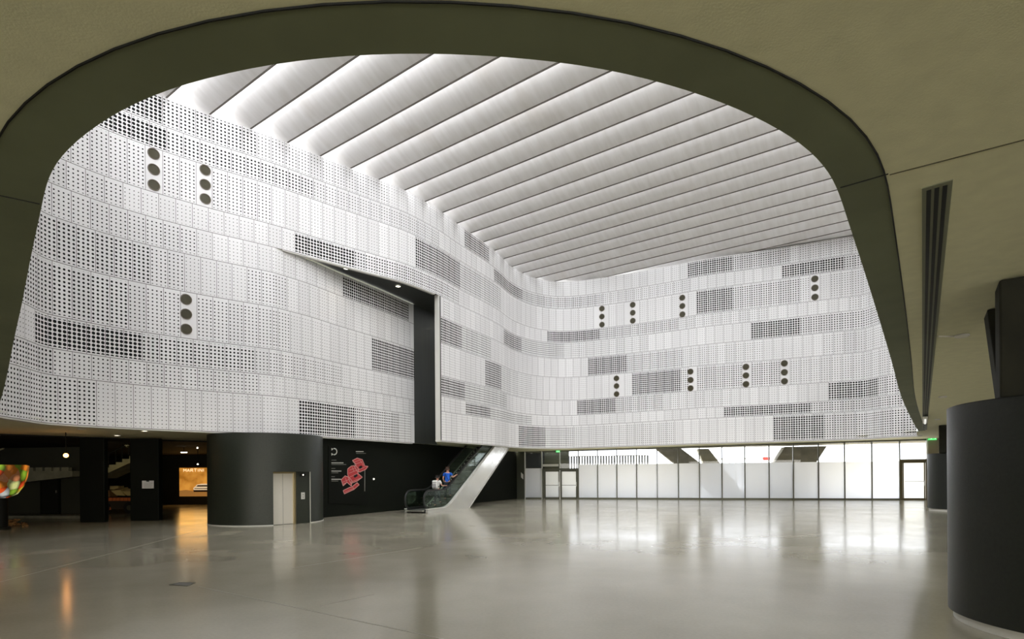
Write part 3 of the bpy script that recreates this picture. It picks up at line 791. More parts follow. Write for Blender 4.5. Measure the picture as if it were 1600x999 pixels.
# piers rising out of them
def pier4(bot, top, z0, label):
    q = MB(); B = [Vector((p[0], p[1], z0)) for p in bot]; T = [Vector((p[0], p[1], zceil(p[0], p[1]) - .012)) for p in top]
    q.hexa(B, T); o = q.build('concrete_pier', M['pier_in'], bevel=.02); return tag(o, label, 'pier')
M['pier_in'] = mat('dark pier', (0.016, 0.016, 0.010), 0.8, spec=.3, noise=((3, 3, 3), .25, 5))
hc = 2.72 * K + .016
pA = ceil_pt(1561, 436); pA = Vector((pA.x, pA.y, 0))
qd = [pA, pA + D_L * 1.6, pA + D_L * 1.6 + D_D * .42, pA + D_D * .42]
pier4(qd, qd, hc, 'tall dark concrete pier rising from the nearest round column to the ceiling')
pB = ceil_pt(1542, 482); pB = Vector((pB.x, pB.y, 0)); b0 = pB + D_L * .12
pier4([b0, b0 + D_L * .9, b0 + D_L * .9 + D_D * .45, b0 + D_D * .45], [pB, pB + D_L * .9, pB + D_L * .9 + D_D * .45, pB + D_D * .45], hc,
      'slimmer dark pier tapering downward just behind the tall pier')
pF = ceil_pt(1467, 664.5); pF = Vector((pF.x, pF.y, 0))
qf = [pF, pF + D_L * 1.4, pF + D_L * 1.4 + D_D * .4, pF + D_D * .4]
pier4(qf, qf, 2.74 * K + .016, 'dark concrete pier standing on the distant round column')
# pipe clip at the foot of the tall pier
# ---------------------------------------------------------------- ceiling fittings
def vent():
    z = -.006
    A, B, Cc, D = [ceil_pt(x, y, z) for x, y in ((1440.5, 295), (1489, 281.5), (1448.2, 672), (1441.2, 672))]
    t = thing('slot_diffuser', A, 'long three-slot air diffuser in the beige ceiling at the right', 'air diffuser')
    q = MB(); q.hexa([A, B, Cc, D], [A + UP * .012, B + UP * .012, Cc + UP * .012, D + UP * .012]); q.build('diffuser_frame', M['vent'], t)
    for i in range(3):
        u0 = .15 + i * .265; u1 = u0 + .16
        a0, a1, c0, c1 = A.lerp(B, u0), A.lerp(B, u1), D.lerp(Cc, u0), D.lerp(Cc, u1)
        dn = UP * -.004
        a0 = a0.lerp(c0, .002); a1 = a1.lerp(c1, .002)
        q = MB(); q.hexa([a0 + dn, a1 + dn, c1 + dn, c0 + dn], [a0, a1, c1, c0]); q.build('slot', M['black'], t)
vent()
def ceil_disc(name, x, y, r, m, label, cat, dz=-.03, ring=None, group=None, cf=None, lamp=None):
    c = (cf or ceil_pt)(x, y, dz) if cf is None else cf
    t = thing(name, c, label, cat, group)
    MB().lathe([(r, .02), (r, 0), (r * .85, -.008)], c, UP, 20).build('housing', ring or M['trimwhite'], t, smooth=.5)
    MB().lathe([(r * .8, -.004), (r * .78, -.012)], c, UP, 20).build('lens', m, t)
    return t
M['detector'] = mat('detector white', (.75, .73, .65), .4)
for x, y, l in ((1503, 526, 'white smoke detector on the ceiling beside the slot diffuser, nearest'), (1473, 621, 'white smoke detector on the ceiling further towards the glass wall'),
                (1464.5, 656, 'white smoke detector on the ceiling, farthest, just above the exit sign')):
    ceil_disc('smoke_detector', x, y, .09, M['detector'], l, 'smoke detector')
q = MB(); q.bar(ceil_pt(1466, 526, -.012), ceil_pt(1497, 526, -.012), .02); tag(q.build('conduit', M['detector']), 'thin pale conduit running to the nearest smoke detector', 'conduit')
c = ceil_pt(1445.5, 657, -.10)
t = thing('strip_light', c, 'short pale tube light hanging at the far end of the slot diffuser', 'light')
MB().bar(c - D_D * 1.2, c + D_D * 1.2, .14, .08).build('housing', M['trimwhite'], t, bevel=.01)
MB().bar(c - D_D * 1.15 + UP * -.05, c + D_D * 1.15 + UP * -.05, .05, .03).build('tube', mat('tube', (.9, .9, .9), .4, emit=(1, 1, .95), es=.6), t)

def downlight(c, label, group, r=.12, es=M['lamp'], power=12):
    t = thing('downlight', c, label, 'downlight', group)
    MB().lathe([(r, .015), (r, -.012), (r * .8, -.016), (r * .78, .0)], c, UP, 24, cap=False).build('trim_ring', M['trimwhite'], t, smooth=.5)
    MB().lathe([(r * .79, -.004), (r * .75, -.008)], c, UP, 24).build('lens', es, t)
    if power:
        ld = bpy.data.lights.new('downlight_lamp', 'SPOT'); ld.energy = power; ld.spot_size = 1.9; ld.spot_blend = .8; ld.color = (1, .9, .7); ld.shadow_soft_size = .08
        lo = bpy.data.objects.new('downlight_lamp', ld); C.objects.link(lo); lo.parent = t; lo.location = (0, 0, -.05)
for x, y, l in ((183, 680.5, 'lit round downlight in the beige soffit left of the elevator drum, the middle one'), (226, 673.5, 'lit round downlight in the beige soffit, closest to the white panels'),
                (127, 670.5, 'dim round downlight in the beige soffit, farthest to the left')):
    downlight(ceil_pt(x, y, -.004), l, 'downlights in the beige soffit', power=14 if x > 130 else 0, es=M['lamp'] if x > 130 else M['detector'])
zr = row_z(4, 0) 
for x, y, l in ((541, 419.5, 'warm round downlight in the dark recess of the panel wall, the left one'), (622, 447.5, 'warm round downlight in the dark recess of the panel wall, the right one')):
    Xx = at_y(x, y, 25 * K).x; c = on_z(x, y, row_z(4, Xx) + .0); downlight(c, l, 'downlights in the recess', power=18)
for x, y, l in ((806.5, 706.5, 'small lit downlight in the ceiling left of the glass wall'), (829, 708.5, 'small downlight in the ceiling behind the first glass bay'), ):
    downlight(ceil_pt(x, y, -.004), l, 'downlights at the left end of the glass wall', power=5, r=.13)

# floor hatch
hp = [floor_pt(*p, .002) for p in ((265, 914.5), (279, 911), (305, 911), (293, 916.5))]
t = thing('floor_hatch', hp[0], 'small dark rectangular floor outlet cover in the polished floor', 'floor outlet')
q = MB(); q.hexa(hp, [p + UP * .004 for p in hp]); q.build('cover', mat('hatch', (.04, .04, .032), .5), t)
q = MB()
for i in range(4): q.bar(hp[i] + UP * .004, hp[(i + 1) % 4] + UP * .004, .015, .006)
q.build('rim', M['steel_dark'], t)

# ---------------------------------------------------------------- elevator drum
EC = Vector((-10.17, 23.4, 0)) * K; ER = 2.2 * K
def epx(a): 
    p = EC + Vector((math.cos(a), math.sin(a), 0)) * ER; return px((p.x, p.y, 1))[0]
tow = math.atan2(-EC.y, -EC.x)
def ang_for(x):
    lo, hi = tow - 1.45, tow + 1.45                    # px grows with angle on the near side
    for _ in range(50):
        m_ = (lo + hi) / 2
        if epx(m_) < x: lo = m_
        else: hi = m_
    return lo
a0, a1 = ang_for(427), ang_for(484.5)
EH = row_z(10, EC.x) - .05
et = thing('elevator_drum', EC, 'round charcoal elevator shaft with a pale steel door, left of the dark wall', 'elevator shaft')
P1 = EC + Vector((math.cos(a0), math.sin(a0), 0)) * ER; P2 = EC + Vector((math.cos(a1), math.sin(a1), 0)) * ER
ch = (P2 - P1); CL = ch.length; cdir = ch.normalized(); cin = Vector((-cdir.y, cdir.x, 0))
if cin.dot(EC - P1) < 0: cin = -cin
dY = (P1.y + P2.y) / 2; DH = at_y(445, 737.5, P1.y).z
q = MB(); n = 96; h0 = .03
def ring(aa, z0, z1, m_=40):
    for i in range(m_):
        u, v = aa[0] + (aa[1] - aa[0]) * i / m_, aa[0] + (aa[1] - aa[0]) * (i + 1) / m_
        A = EC + Vector((math.cos(u), math.sin(u), 0)) * ER; B = EC + Vector((math.cos(v), math.sin(v), 0)) * ER
        q.face([(A.x, A.y, z0), (B.x, B.y, z0), (B.x, B.y, z1), (A.x, A.y, z1)])
ring((a1, a0 + 2 * PI), h0, DH, 110); ring((a0, a0 + 2 * PI), DH, EH, 120)
bmesh.ops.remove_doubles(q.bm, verts=q.bm.verts[:], dist=.0005)
q.build('cladding', M['dark_green'], et, smooth=.5)
q = MB(); pts = []
for i in range(111):
    u = a1 + (a0 + 2 * PI - a1) * i / 110; pts.append(EC + Vector((math.cos(u), math.sin(u), 0)) * (ER - .01) + UP * .015)
for a, c in zip(pts, pts[1:]): q.bar(a, c, .04, .03)
q.build('plinth', M['trimwhite'], et)
IN = .22
def cp(u, i, z): return P1 + cdir * (CL * u) + cin * i + UP * z
fD = .66          # share of the niche taken by door + jamb
q = MB()
q.hexa([cp(0, IN, 0), cp(1, IN, 0), cp(1, IN + .05, 0), cp(0, IN + .05, 0)], [cp(0, IN, DH), cp(1, IN, DH), cp(1, IN + .05, DH), cp(0, IN + .05, DH)])
q.hexa([cp(0, -.25, DH), cp(1, -.25, DH), cp(1, IN, DH), cp(0, IN, DH)], [cp(0, -.25, DH + .03), cp(1, -.25, DH + .03), cp(1, IN, DH + .03), cp(0, IN, DH + .03)]) if False else None
q.face([cp(0, 0, 0), cp(0, IN, 0), cp(0, IN, DH), cp(0, 0, DH)]); q.face([cp(1, 0, 0), cp(1, IN, 0), cp(1, IN, DH), cp(1, 0, DH)])
q.face([cp(0, -.2, DH + .001), cp(1, -.2, DH + .001), cp(1, IN, DH), cp(0, IN, DH)])
q.build('niche', M['black'], et)
M['edoor'] = mat('elevator door steel', (0.90, 0.86, 0.78), 0.32, metal=0.5, noise=((1, 1, .6), .04, 3))
dr_ = MB(); dr_.hexa([cp(.01, IN - .06, .01), cp(.585, IN - .06, .01), cp(.585, IN, .01), cp(.01, IN, .01)], [cp(.01, IN - .06, DH - .06), cp(.585, IN - .06, DH - .06), cp(.585, IN, DH - .06), cp(.01, IN, DH - .06)])
ed = dr_.build('elevator_door', M['edoor'], et, bevel=.004); ed['label'] = 'pale brushed steel door'
q = MB(); q.bar(cp(.31, IN - .063, .02), cp(.31, IN - .063, DH - .07), .006, .006); q.build('door_seam', M['steel_dark'], ed)
q = MB(); q.hexa([cp(.585, IN - .12, 0), cp(.64, IN - .12, 0), cp(.64, IN, 0), cp(.585, IN, 0)], [cp(.585, IN - .12, DH), cp(.64, IN - .12, DH), cp(.64, IN, DH), cp(.585, IN, DH)])
q.hexa([cp(0, IN - .12, DH - .06), cp(.64, IN - .12, DH - .06), cp(.64, IN, DH - .06), cp(0, IN, DH - .06)], [cp(0, IN - .12, DH), cp(.64, IN - .12, DH), cp(.64, IN, DH), cp(0, IN, DH)])
q.build('door_jamb', M['gold'], et)
q = MB(); q.hexa([cp(.64, 0.06, 0), cp(1, 0.0, 0), cp(1, .04, 0), cp(.64, .1, 0)], [cp(.64, .06, DH), cp(1, 0.0, DH), cp(1, .04, DH), cp(.64, .1, DH)]); pn = q.build('call_panel', M['dark_green'], et)
q = MB(); q.bar(cp(.80, .02, DH - .17), cp(.80, .03, DH - .06) , .2, .02, up=cin); q.build('floor_display', M['black'], pn)
q = MB(); q.ball(cp(.81, -.0, DH - .11), .02); q.build('display_light', M['lamp'], pn)
q = MB(); q.hexa([cp(.76, .02, DH * .47), cp(.86, .02, DH * .47), cp(.86, .05, DH * .47), cp(.76, .05, DH * .47)], [cp(.76, .02, DH * .47 + .24), cp(.86, .02, DH * .47 + .24), cp(.86, .05, DH * .47 + .24), cp(.76, .05, DH * .47 + .24)])
cpn = q.build('call_plate', M['trimwhite'], pn)
for zz_ in (.07, .16):
    q = MB(); q.ball(cp(.81, .015, DH * .47 + zz_), .016, (1, 1, 1), 8); q.build('call_button', M['black'], cpn)
q = MB(); q.bar(cp(1.0, -.01, 0), cp(1.0, -.01, DH), .025); q.build('edge_strip', M['sheer'], et)

# ---------------------------------------------------------------- dark wall: directory board
def wq(x, y, off=0.0):
    p = on_wall(x, y, W0, W1); n = Vector(((W1 - W0).y, -(W1 - W0).x, 0)).normalized()
    return p + n * off
WD = (W1 - W0).normalized(); WNN = Vector((WD.y, -WD.x, 0))
bt = thing('directory_board', wq(545, 745, .02), 'black directory board with a red floor-plan drawing on the dark wall', 'directory board')
c4 = [wq(512.5, 697, .012), wq(575.5, 700, .012), wq(574.5, 790, .012), wq(512.5, 787, .012)]
q = MB(); q.hexa([c4[3], c4[2], c4[2] + WNN * .02, c4[3] + WNN * .02], [c4[0], c4[1], c4[1] + WNN * .02, c4[0] + WNN * .02]); q.build('board', mat('board black', (.006, .007, .005), .7, spec=.12), bt)
M['ink'] = mat('board print', (.62, .62, .55), .6); M['ink_dim'] = mat('board small print', (.12, .12, .10), .6)
M['red'] = mat('red plan', (.50, .035, .04), .6); M['pink'] = mat('pink outline', (.66, .33, .30), .6); M['inkgrey'] = mat('grey leader', (.22, .22, .19), .6)
def zq(u, v, off=.04): return wq(505 + u / 10.0, 690 + v / 10.0, off)
# logo: an open ring with two wedge ends
q = MB(); pts = []
for i in range(17):
    a = math.radians(100 - 200 * i / 16); pts.append((160 + 42 * math.cos(a), 160 - 48 * math.sin(a)))
for (x0, y0), (x1, y1) in zip(pts, pts[1:]): q.bar(zq(x0, y0), zq(x1, y1), .045, .004, up=WNN)
q.prism([zq(117, 105), zq(150, 118), zq(117, 145)], WNN * .004); q.prism([zq(117, 180), zq(150, 205), zq(117, 222)], WNN * .004)
q.build('logo', M['ink'], bt)
for v, u0, u1 in ((336, 117, 305), (465, 117, 272), (593, 117, 270), (160, 500, 620)):
    q = MB(); u = u0; q.bar(zq(u0, v + 2), zq(u1, v + 2), .010, .002, up=WNN)
    while u < u1:
        w = random.uniform(7, 12); q.bar(zq(u, v), zq(min(u + w, u1), v), .034, .003, up=WNN); u += w + 2.5
    q.build('heading_text', M['ink'], bt)
for v, u0, u1 in ((294, 117, 190), (362, 117, 345), (424, 117, 180), (492, 117, 225), (553, 117, 170), (620, 117, 220), (188, 505, 650)):
    q = MB(); u = u0; q.bar(zq(u0, v + 1), zq(u1, v + 1), .008, .002, up=WNN)
    while u < u1: q.bar(zq(u, v), zq(u + 6, v), .022, .003, up=WNN); u += 9
    q.build('small_text', M['inkgrey'], bt)
q = MB(); q.bar(zq(640, 450), zq(638, 780), .04, .003, up=WNN); q.build('scale_bar', M['inkgrey'], bt)
SL = [[(445, 300), (520, 262), (600, 285), (640, 385), (690, 392), (650, 440), (560, 480), (520, 470), (480, 400), (500, 360)],
      [(372, 430), (430, 385), (500, 380), (545, 440), (530, 500), (600, 560), (520, 620), (420, 660), (390, 590), (370, 510)],
      [(270, 600), (330, 540), (390, 560), (440, 620), (430, 700), (360, 640), (300, 695)],
      [(300, 770), (400, 720), (440, 710), (520, 645), (550, 680), (470, 750), (320, 820)]]
rp = MB(); ol = MB()
for poly in SL:
    rp.prism([zq(u, v, .033) for u, v in poly], WNN * .004)
    P = [zq(u, v, .041) for u, v in poly]
    for a, c in zip(P, P[1:] + P[:1]): ol.bar(a, c, .03, .003, up=WNN)
for a, c in (((455, 330), (560, 290)), ((470, 360), (600, 320)), ((520, 450), (640, 400)), ((400, 450), (480, 420)), ((390, 500), (540, 440)), ((400, 560), (530, 500)), ((420, 640), (560, 580)),
             ((290, 640), (400, 590)), ((300, 670), (360, 640)), ((330, 790), (470, 730)), ((440, 700), (470, 750)), ((560, 290), (620, 380)), ((440, 400), (470, 470)), ((330, 560), (360, 640))):
    ol.bar(zq(*a, .042), zq(*c, .042), .016, .003, up=WNN)
rp.build('floor_plan', M['red'], bt); ol.build('plan_outline', M['pink'], bt)
for poly in ([(540, 400), (585, 375), (605, 405), (560, 432)], [(460, 540), (510, 510), (530, 540), (480, 570)]):
    vd = MB(); vd.prism([zq(u, v, .044) for u, v in poly], WNN * .003); vd.build('plan_void', M['black'], bt)
c = wq(583, 749, .03); t = thing('wall_sensor', c, 'tiny white round wall light on the dark wall right of the directory board', 'wall light')
MB().lathe([(.05, -.02), (.045, .01), (.02, .02)], c, WNN, 16).build('housing', M['trimwhite'], t); MB().lathe([(.03, .015), (.025, .025)], c, WNN, 12).build('lens', M['lamp'], t)
# small light switch plate at the olive wall and the fire extinguisher
c = on_wall(816, 744, Vector(o799), G0) ; nO = Vector(((G0 - o799).y, -(G0 - o799).x, 0)).normalized(); c = c + nO * .03
t = thing('switch_plate', c, 'white switch plate on the dark olive wall beside the glass wall', 'switch plate')
MB().box(c, (.22, .03, .34), (G0 - o799)).build('plate', M['trimwhite'], t, bevel=.008); MB().box(c + nO * .02, (.1, .015, .14), (G0 - o799)).build('rocker', M['ink'], t)
fp = floor_pt(755.5, 783.5)
t = thing('fire_extinguisher', fp, 'red fire extinguisher on a stand below the escalator', 'fire extinguisher')
MB().lathe([(.10, 0), (.10, .03)], fp, UP, 20).build('stand_foot', M['black'], t); MB().tube([fp, fp + UP * .2], .02).build('stand_post', M['black'], t)
MB().lathe([(.08, .18), (.085, .22), (.085, .52), (.06, .60), (.03, .63)], fp, UP, 20).build('cylinder', mat('extinguisher red', (.75, .06, .05), .3, emit=None), t, smooth=.6)
MB().lathe([(.086, .3), (.086, .42)], fp, UP, 20, cap=False).build('paper_label', M['trimwhite'], t)
q = MB(); q.bar(fp + UP * .63, fp + UP * .70, .03); q.bar(fp + UP * .70, fp + UP * .70 + Vector((.12, 0, .02)), .02); q.build('valve', M['black'], t)
q = MB(); q.tube([fp + UP * .68, fp + Vector((-.1, 0, .62)), fp + Vector((-.11, 0, .45)), fp + Vector((-.1, 0, .35))], .012, 6); q.build('hose', M['black'], t)

# ---------------------------------------------------------------- dim hall on the left
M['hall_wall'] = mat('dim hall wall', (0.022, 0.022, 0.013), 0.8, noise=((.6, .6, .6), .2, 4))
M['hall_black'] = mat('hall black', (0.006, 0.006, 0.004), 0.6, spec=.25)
M['stair_concrete'] = mat('stair concrete', (0.32, 0.29, 0.17), .85, noise=((3, 3, 3), .2, 5))
# dark lower ceiling slab of the hall, its edge is the end of the beige soffit
line = [ceil_pt(*p) for p in ((-420, 664), (-120, 673), (0, 678), (100, 681.5), (200, 685.5), (322, 689.5), (420, 692))]
line = [Vector((p.x, p.y, 0)) for p in line]
line = [Vector((-45.5, line[0].y, 0))] + [p for p in line if p.x > -45] + [Vector((W0.x - .4, W0.y + 1.6, 0)), Vector((W0.x + 2.5, 49, 0)), Vector((-45.5, 49, 0))]
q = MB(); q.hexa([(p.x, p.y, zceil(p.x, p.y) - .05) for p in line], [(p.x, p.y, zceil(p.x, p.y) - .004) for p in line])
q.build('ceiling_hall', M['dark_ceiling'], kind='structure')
HB0, HB1 = floor_pt(-420, 810), floor_pt(150, 804.7)
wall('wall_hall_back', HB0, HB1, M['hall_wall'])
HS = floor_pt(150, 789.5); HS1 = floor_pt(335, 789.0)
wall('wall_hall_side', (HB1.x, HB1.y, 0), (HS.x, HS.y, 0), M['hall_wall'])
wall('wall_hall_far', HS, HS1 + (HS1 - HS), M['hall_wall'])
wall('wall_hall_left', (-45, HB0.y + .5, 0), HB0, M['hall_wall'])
HBd = (HB1 - HB0).normalized(); HBn = Vector((HBd.y, -HBd.x, 0))
def hb(x, y, off=0.0): return on_wall(x, y, HB0, HB1) + HBn * off
def hf(x, y, off=0.0):
    d = (HS1 - HS).normalized(); return on_wall(x, y, HS, HS1) + Vector((d.y, -d.x, 0)) * off
# columns
def sq_col(x0, x1, Y, label, name='square_column'):
    a, c = at_y(x0, 760, Y), at_y(x1, 760, Y); a.z = c.z = 0; m_ = (a + c) / 2; w = (c - a).length
    zt = zceil(m_.x, m_.y) - .06
    q = MB(); q.box((m_.x, m_.y + w * .12, zt / 2), (w, w * .24, zt)); o = q.build(name, M['hall_col'], bevel=.03); tag(o, label, 'column'); return a, c, Y, o
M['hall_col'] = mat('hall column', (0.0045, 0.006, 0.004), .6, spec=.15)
sq_col(124, 163, 23.6 * K, 'black square column left of the vehicle exhibit')
ca, cc, cY, _ = sq_col(203, 248, 24.2 * K, 'dark green square column with a white paper notice')
sA = at_y(222, 757.5, cY); t = thing('paper_notice', sA, 'white landscape paper notice on the dark square column', 'notice')
p0, p1 = at_y(222, 751.5, cY - .012), at_y(240.5, 763.5, cY - .012); m_ = (p0 + p1) / 2
MB().box(m_, (p1.x - p0.x, .012, p0.z - p1.z)).build('sheet', mat('paper', (.72, .72, .74), .7), t)
M['pencil'] = mat('pencil grey', (.28, .28, .28), .8)
rnd = random.Random(3)
for r_ in range(4):
    q = MB()
    z = p0.z - (p0.z - p1.z) * (.35 + .16 * r_); x = p0.x + .08; q.bar((x, m_.y - .007, z - .004), (p1.x - .08, m_.y - .007, z - .004), .002, .003, up=UP)
    while x < p1.x - .08:
        w = rnd.uniform(.02, .07); q.bar((x, m_.y - .007, z), (x + w, m_.y - .007, z), .003, .008, up=UP); x += w + .025
    q.build('writing', M['pencil'], t)
MB().box((m_.x, m_.y - .008, p0.z - .03), (.12, .006, .022)).build('heading', M['black'], t)
MB().box((m_.x, m_.y - .012, p0.z + .0), (.10, .02, .03)).build('clip', M['black'], t)
# doorway in the back wall
a, c = hb(66.5, 805, .03), hb(94.5, 805, .03); zt = hb(80, 747).z
MBd = MB(); mm = (a + c) / 2; MBd.box((mm.x, mm.y, zt / 2), ((c - a).length, .08, zt), HBd)
rd = struct_empty('door_3', (mm.x, mm.y, 0)); MBd.build('door_leaf', M['hall_black'], rd)
q = MB(); q.box((a.x, a.y, zt / 2), (.06, .12, zt), HBd); q.box((c.x, c.y, zt / 2), (.06, .12, zt), HBd); q.box((mm.x, mm.y, zt), ((c - a).length, .12, .06), HBd); q.build('door_frame', M['hall_col'], rd)
q = MB(); e_ = c - HBd * .12 + HBn * .06; q.bar((e_.x, e_.y, 1.0), (e_.x, e_.y, 1.12), .03); q.build('door_handle', M['steel'], rd)
# concrete gallery edge with balusters above it
gt = thing('gallery_edge', hb(82, 740, .5), 'concrete gallery edge with short upright blocks on the back wall of the dim hall', 'gallery')
A, B = hb(48, 739, .5), hb(126, 739, .5); zt2, zb2 = hb(82, 736.5, .5).z, hb(82, 745.5, .5).z
q = MB(); q.hexa([(A.x - .4, A.y, zb2 - .28), (B.x, B.y, zb2), (B.x, B.y + .45, zb2), (A.x - .4, A.y + .45, zb2 - .28)], [(A.x - .4, A.y, zt2), (B.x, B.y, zt2), (B.x, B.y + .45, zt2), (A.x - .4, A.y + .45, zt2)])
q.build('beam', M['stair_concrete_dim'] if 'stair_concrete_dim' in M else M['concrete'], gt)
zt3 = hb(82, 731, .5).z
for x0, x1 in ((55, 65.5), (69.5, 80), (83.5, 93.5), (96.5, 106), (109, 120)):
    a, c = hb(x0, 735, .5), hb(x1, 735, .5); m_ = (a + c) / 2
    MB().box((m_.x, m_.y + .1, (zt2 + zt3) / 2), ((c - a).length, .2, zt3 - zt2), HBd).build('upright_block', M['concrete'], gt)
q = MB(); a, c = hb(-40, 731, 1.2), hb(42, 703, 1.2); q.tube([a, c], .035); tag(q.build('handrail', M['stair_concrete']), 'sloping pale handrail high in the dim hall above the fruit bowl', 'handrail')
# raised floor strips catching light
for i, (xa, xb, y, lab) in enumerate(((-60, 126, 811, 'low concrete step along the foot of the dim hall back wall'),)):
    a, c = floor_pt(xa, y), floor_pt(xb, y); q = MB(); q.hexa([a, c, c + Vector((0, .9, 0)), a + Vector((0, .9, 0))], [p + UP * .12 for p in (a, c, c + Vector((0, .9, 0)), a + Vector((0, .9, 0)))])
    tag(q.build('low_step', M['concrete'], bevel=.01), lab, 'step')
# warm spot lamp
c = at_y(103, 712, 21.5 * K); t = thing('spotlight', c, 'glowing orange spotlight hanging from the dark hall ceiling', 'spotlight')
ax = (CAM - c).normalized()
MB().lathe([(.055, -.16), (.07, -.14), (.075, 0)], c, ax, 20, cap=False).build('lamp_can', M['black'], t); MB().lathe([(.072, -.01), (.05, .01), (.001, .02)], c, ax, 20, cap=False).build('lens', M['lamp_orange'], t)
q = MB(); q.bar(c - ax * .1, (c.x - ax.x * .1, c.y - ax.y * .1, zceil(c.x, c.y) - .003), .02); q.build('arm', M['black'], t)
ld = bpy.data.lights.new('spotlight_lamp', 'POINT'); ld.energy = 2.5; ld.color = (1, .5, .18); ld.shadow_soft_size = .06
lo = bpy.data.objects.new('spotlight_lamp', ld); C.objects.link(lo); lo.parent = t; lo.location = ax * .16
for x, y, Y, l in ((165.3, 713, 30, 'tiny white ceiling spot left of the concrete stair'), (308.5, 700, 30, 'tiny dim ceiling spot high above the orange poster'), (309, 725.5, 31, 'tiny white ceiling spot just above the orange poster'),
                   (199, 697, 27, 'white dome camera under the dark hall ceiling above the stair')):
    c = at_y(x, y, Y * K); t = thing('ceiling_spot' if x != 199 else 'dome_camera', c, l, 'ceiling light' if x != 199 else 'camera')
    r = .05 if x != 199 else .11
    q = MB(); q.lathe([(r, .03), (r, 0)], c, UP, 16); q.bar(c + UP * .03, (c.x, c.y, zceil(c.x, c.y) - .055), .02); q.build('housing', M['black'] if x != 199 else M['concrete'], t)
    MB().ball(c - UP * .0, r * .8).build('lens', M['lamp'] if x != 199 else M['porthole'], t)
c = at_y(287.5, 707.3, 30 * K); t = thing('tube_light', c, 'short white tube light under the dark hall ceiling', 'tube light')
MB().bar(c - Vector((.14, 0, 0)), c + Vector((.14, 0, 0)), .05, .04).build('tube', M['lamp'], t)
q = MB(); q.bar(c + UP * .04, (c.x, c.y, zceil(c.x, c.y) - .055), .02); q.bar(c - Vector((.16, 0, -.03)), c + Vector((.16, 0, .03)), .07, .02); q.build('hanger', M['black'], t)
# concrete stair behind the columns
SY = 27.5 * K
def sp_(x, y): return at_y(x, y, SY)
pr_ = [(150, 748), (150, 738), (158, 738), (158, 733.5), (165, 733.5), (165, 731), (170.5, 731), (170.5, 726.5), (181, 726.5), (181, 722.5), (191, 722.5), (191, 717.5), (202, 717.5), (202, 713), (212, 713), (212, 719.5)]
q = MB(); q.prism([sp_(*p) for p in pr_], (0, 1.3, 0)); t = thing('concrete_stair', sp_(180, 740), 'pale concrete stair flight rising to the right behind the columns', 'stair')
q.build('flight', M['stair_concrete'], t)
q = MB()
for x, y in ((158, 733), (170, 728), (181, 722), (191, 717), (201, 712)): q.bar(sp_(x, y), sp_(x, y - 22), .03)
q.tube([sp_(150, 718), sp_(212, 690)], .03); q.build('railing', M['hall_black'], t)
ld = bpy.data.lights.new('stair_lamp', 'SPOT'); ld.energy = 45; ld.color = (1, .85, .5); ld.spot_size = 1.3; ld.shadow_soft_size = .1
lo = bpy.data.objects.new('stair_lamp', ld); C.objects.link(lo); c = at_y(150, 702, 24.5 * K); lo.location = c; lo.rotation_euler = (at_y(184, 750, 29 * K) - c).to_track_quat('-Z', 'Y').to_euler()
# exhibit cart
VY = 29.0 * K
def vp(x, y, d=0): 
    p = at_y(x, y, VY); return Vector((p.x, p.y + d, p.z))
t = thing('exhibit_cart', vp(184, 797), 'dark exhibit cart with a red-orange band and pale tilted boards, under the stair', 'exhibit')
zf = vp(184, 797).z
dz = -vp(184, 799).z
q = MB(); q.prism([vp(158, 796), vp(158, 778), vp(212, 778), vp(212, 796)], (0, 1.3, 0)); q.build('body', mat('cart dark', (.03, .02, .012), .5), t)
M['cart_red'] = mat('cart red', (.55, .13, .03), .5); M['cart_tan'] = mat('cart board', (.52, .40, .17), .6)
for i in range(9): 
    x = 159 + i * 5.9; q = MB(); q.prism([vp(x, 783, -.03), vp(x, 778, -.03), vp(x + 5.0, 778, -.03), vp(x + 5.0, 783, -.03)], (0, .03, 0)); q.build('band_panel', M['cart_red'], t)
q = MB(); q.prism([vp(173, 767), vp(188, 766), vp(196, 775), vp(182, 774.5)], (0, .5, .12)); q.build('tilted_board', M['cart_tan'], t)
q = MB(); q.prism([vp(191, 768), vp(203, 768), vp(205, 775), vp(199, 775)], (0, .5, .12)); q.build('tilted_board', M['cart_tan'], t)
q = MB(); q.prism([vp(160, 777), vp(160, 767), vp(171, 767), vp(172, 777)], (0, .5, 0)); q.build('box', mat('cart box', (.2, .1, .03), .6), t)
q = MB(); q.prism([vp(162, 765.5, .4), vp(162, 760, .4), vp(175, 760, .4), vp(175, 765.5, .4)], (0, .4, 0)); q.build('crate', M['cart_tan'], t)
q = MB(); q.tube([vp(164 + 9 * math.cos(a), 797 - 10 * math.sin(a), -.04) for a in [PI * i / 12 for i in range(13)]], .04, 6); q.build('fender', M['cart_red'], t)
for x in (164, 204):
    c = vp(x, 792, 0); r = (c.z - 0); c.z = max(.28, .28); q = MB(); q.lathe([(.27, -.08), (.28, 0), (.27, .08)], c, (0, 1, 0), 24); w_ = q.build('wheel', M['rubber'], t); MB().lathe([(.12, -.1), (.12, .1)], c, (0, 1, 0), 16).build('hub', M['steel_dark'], w_)
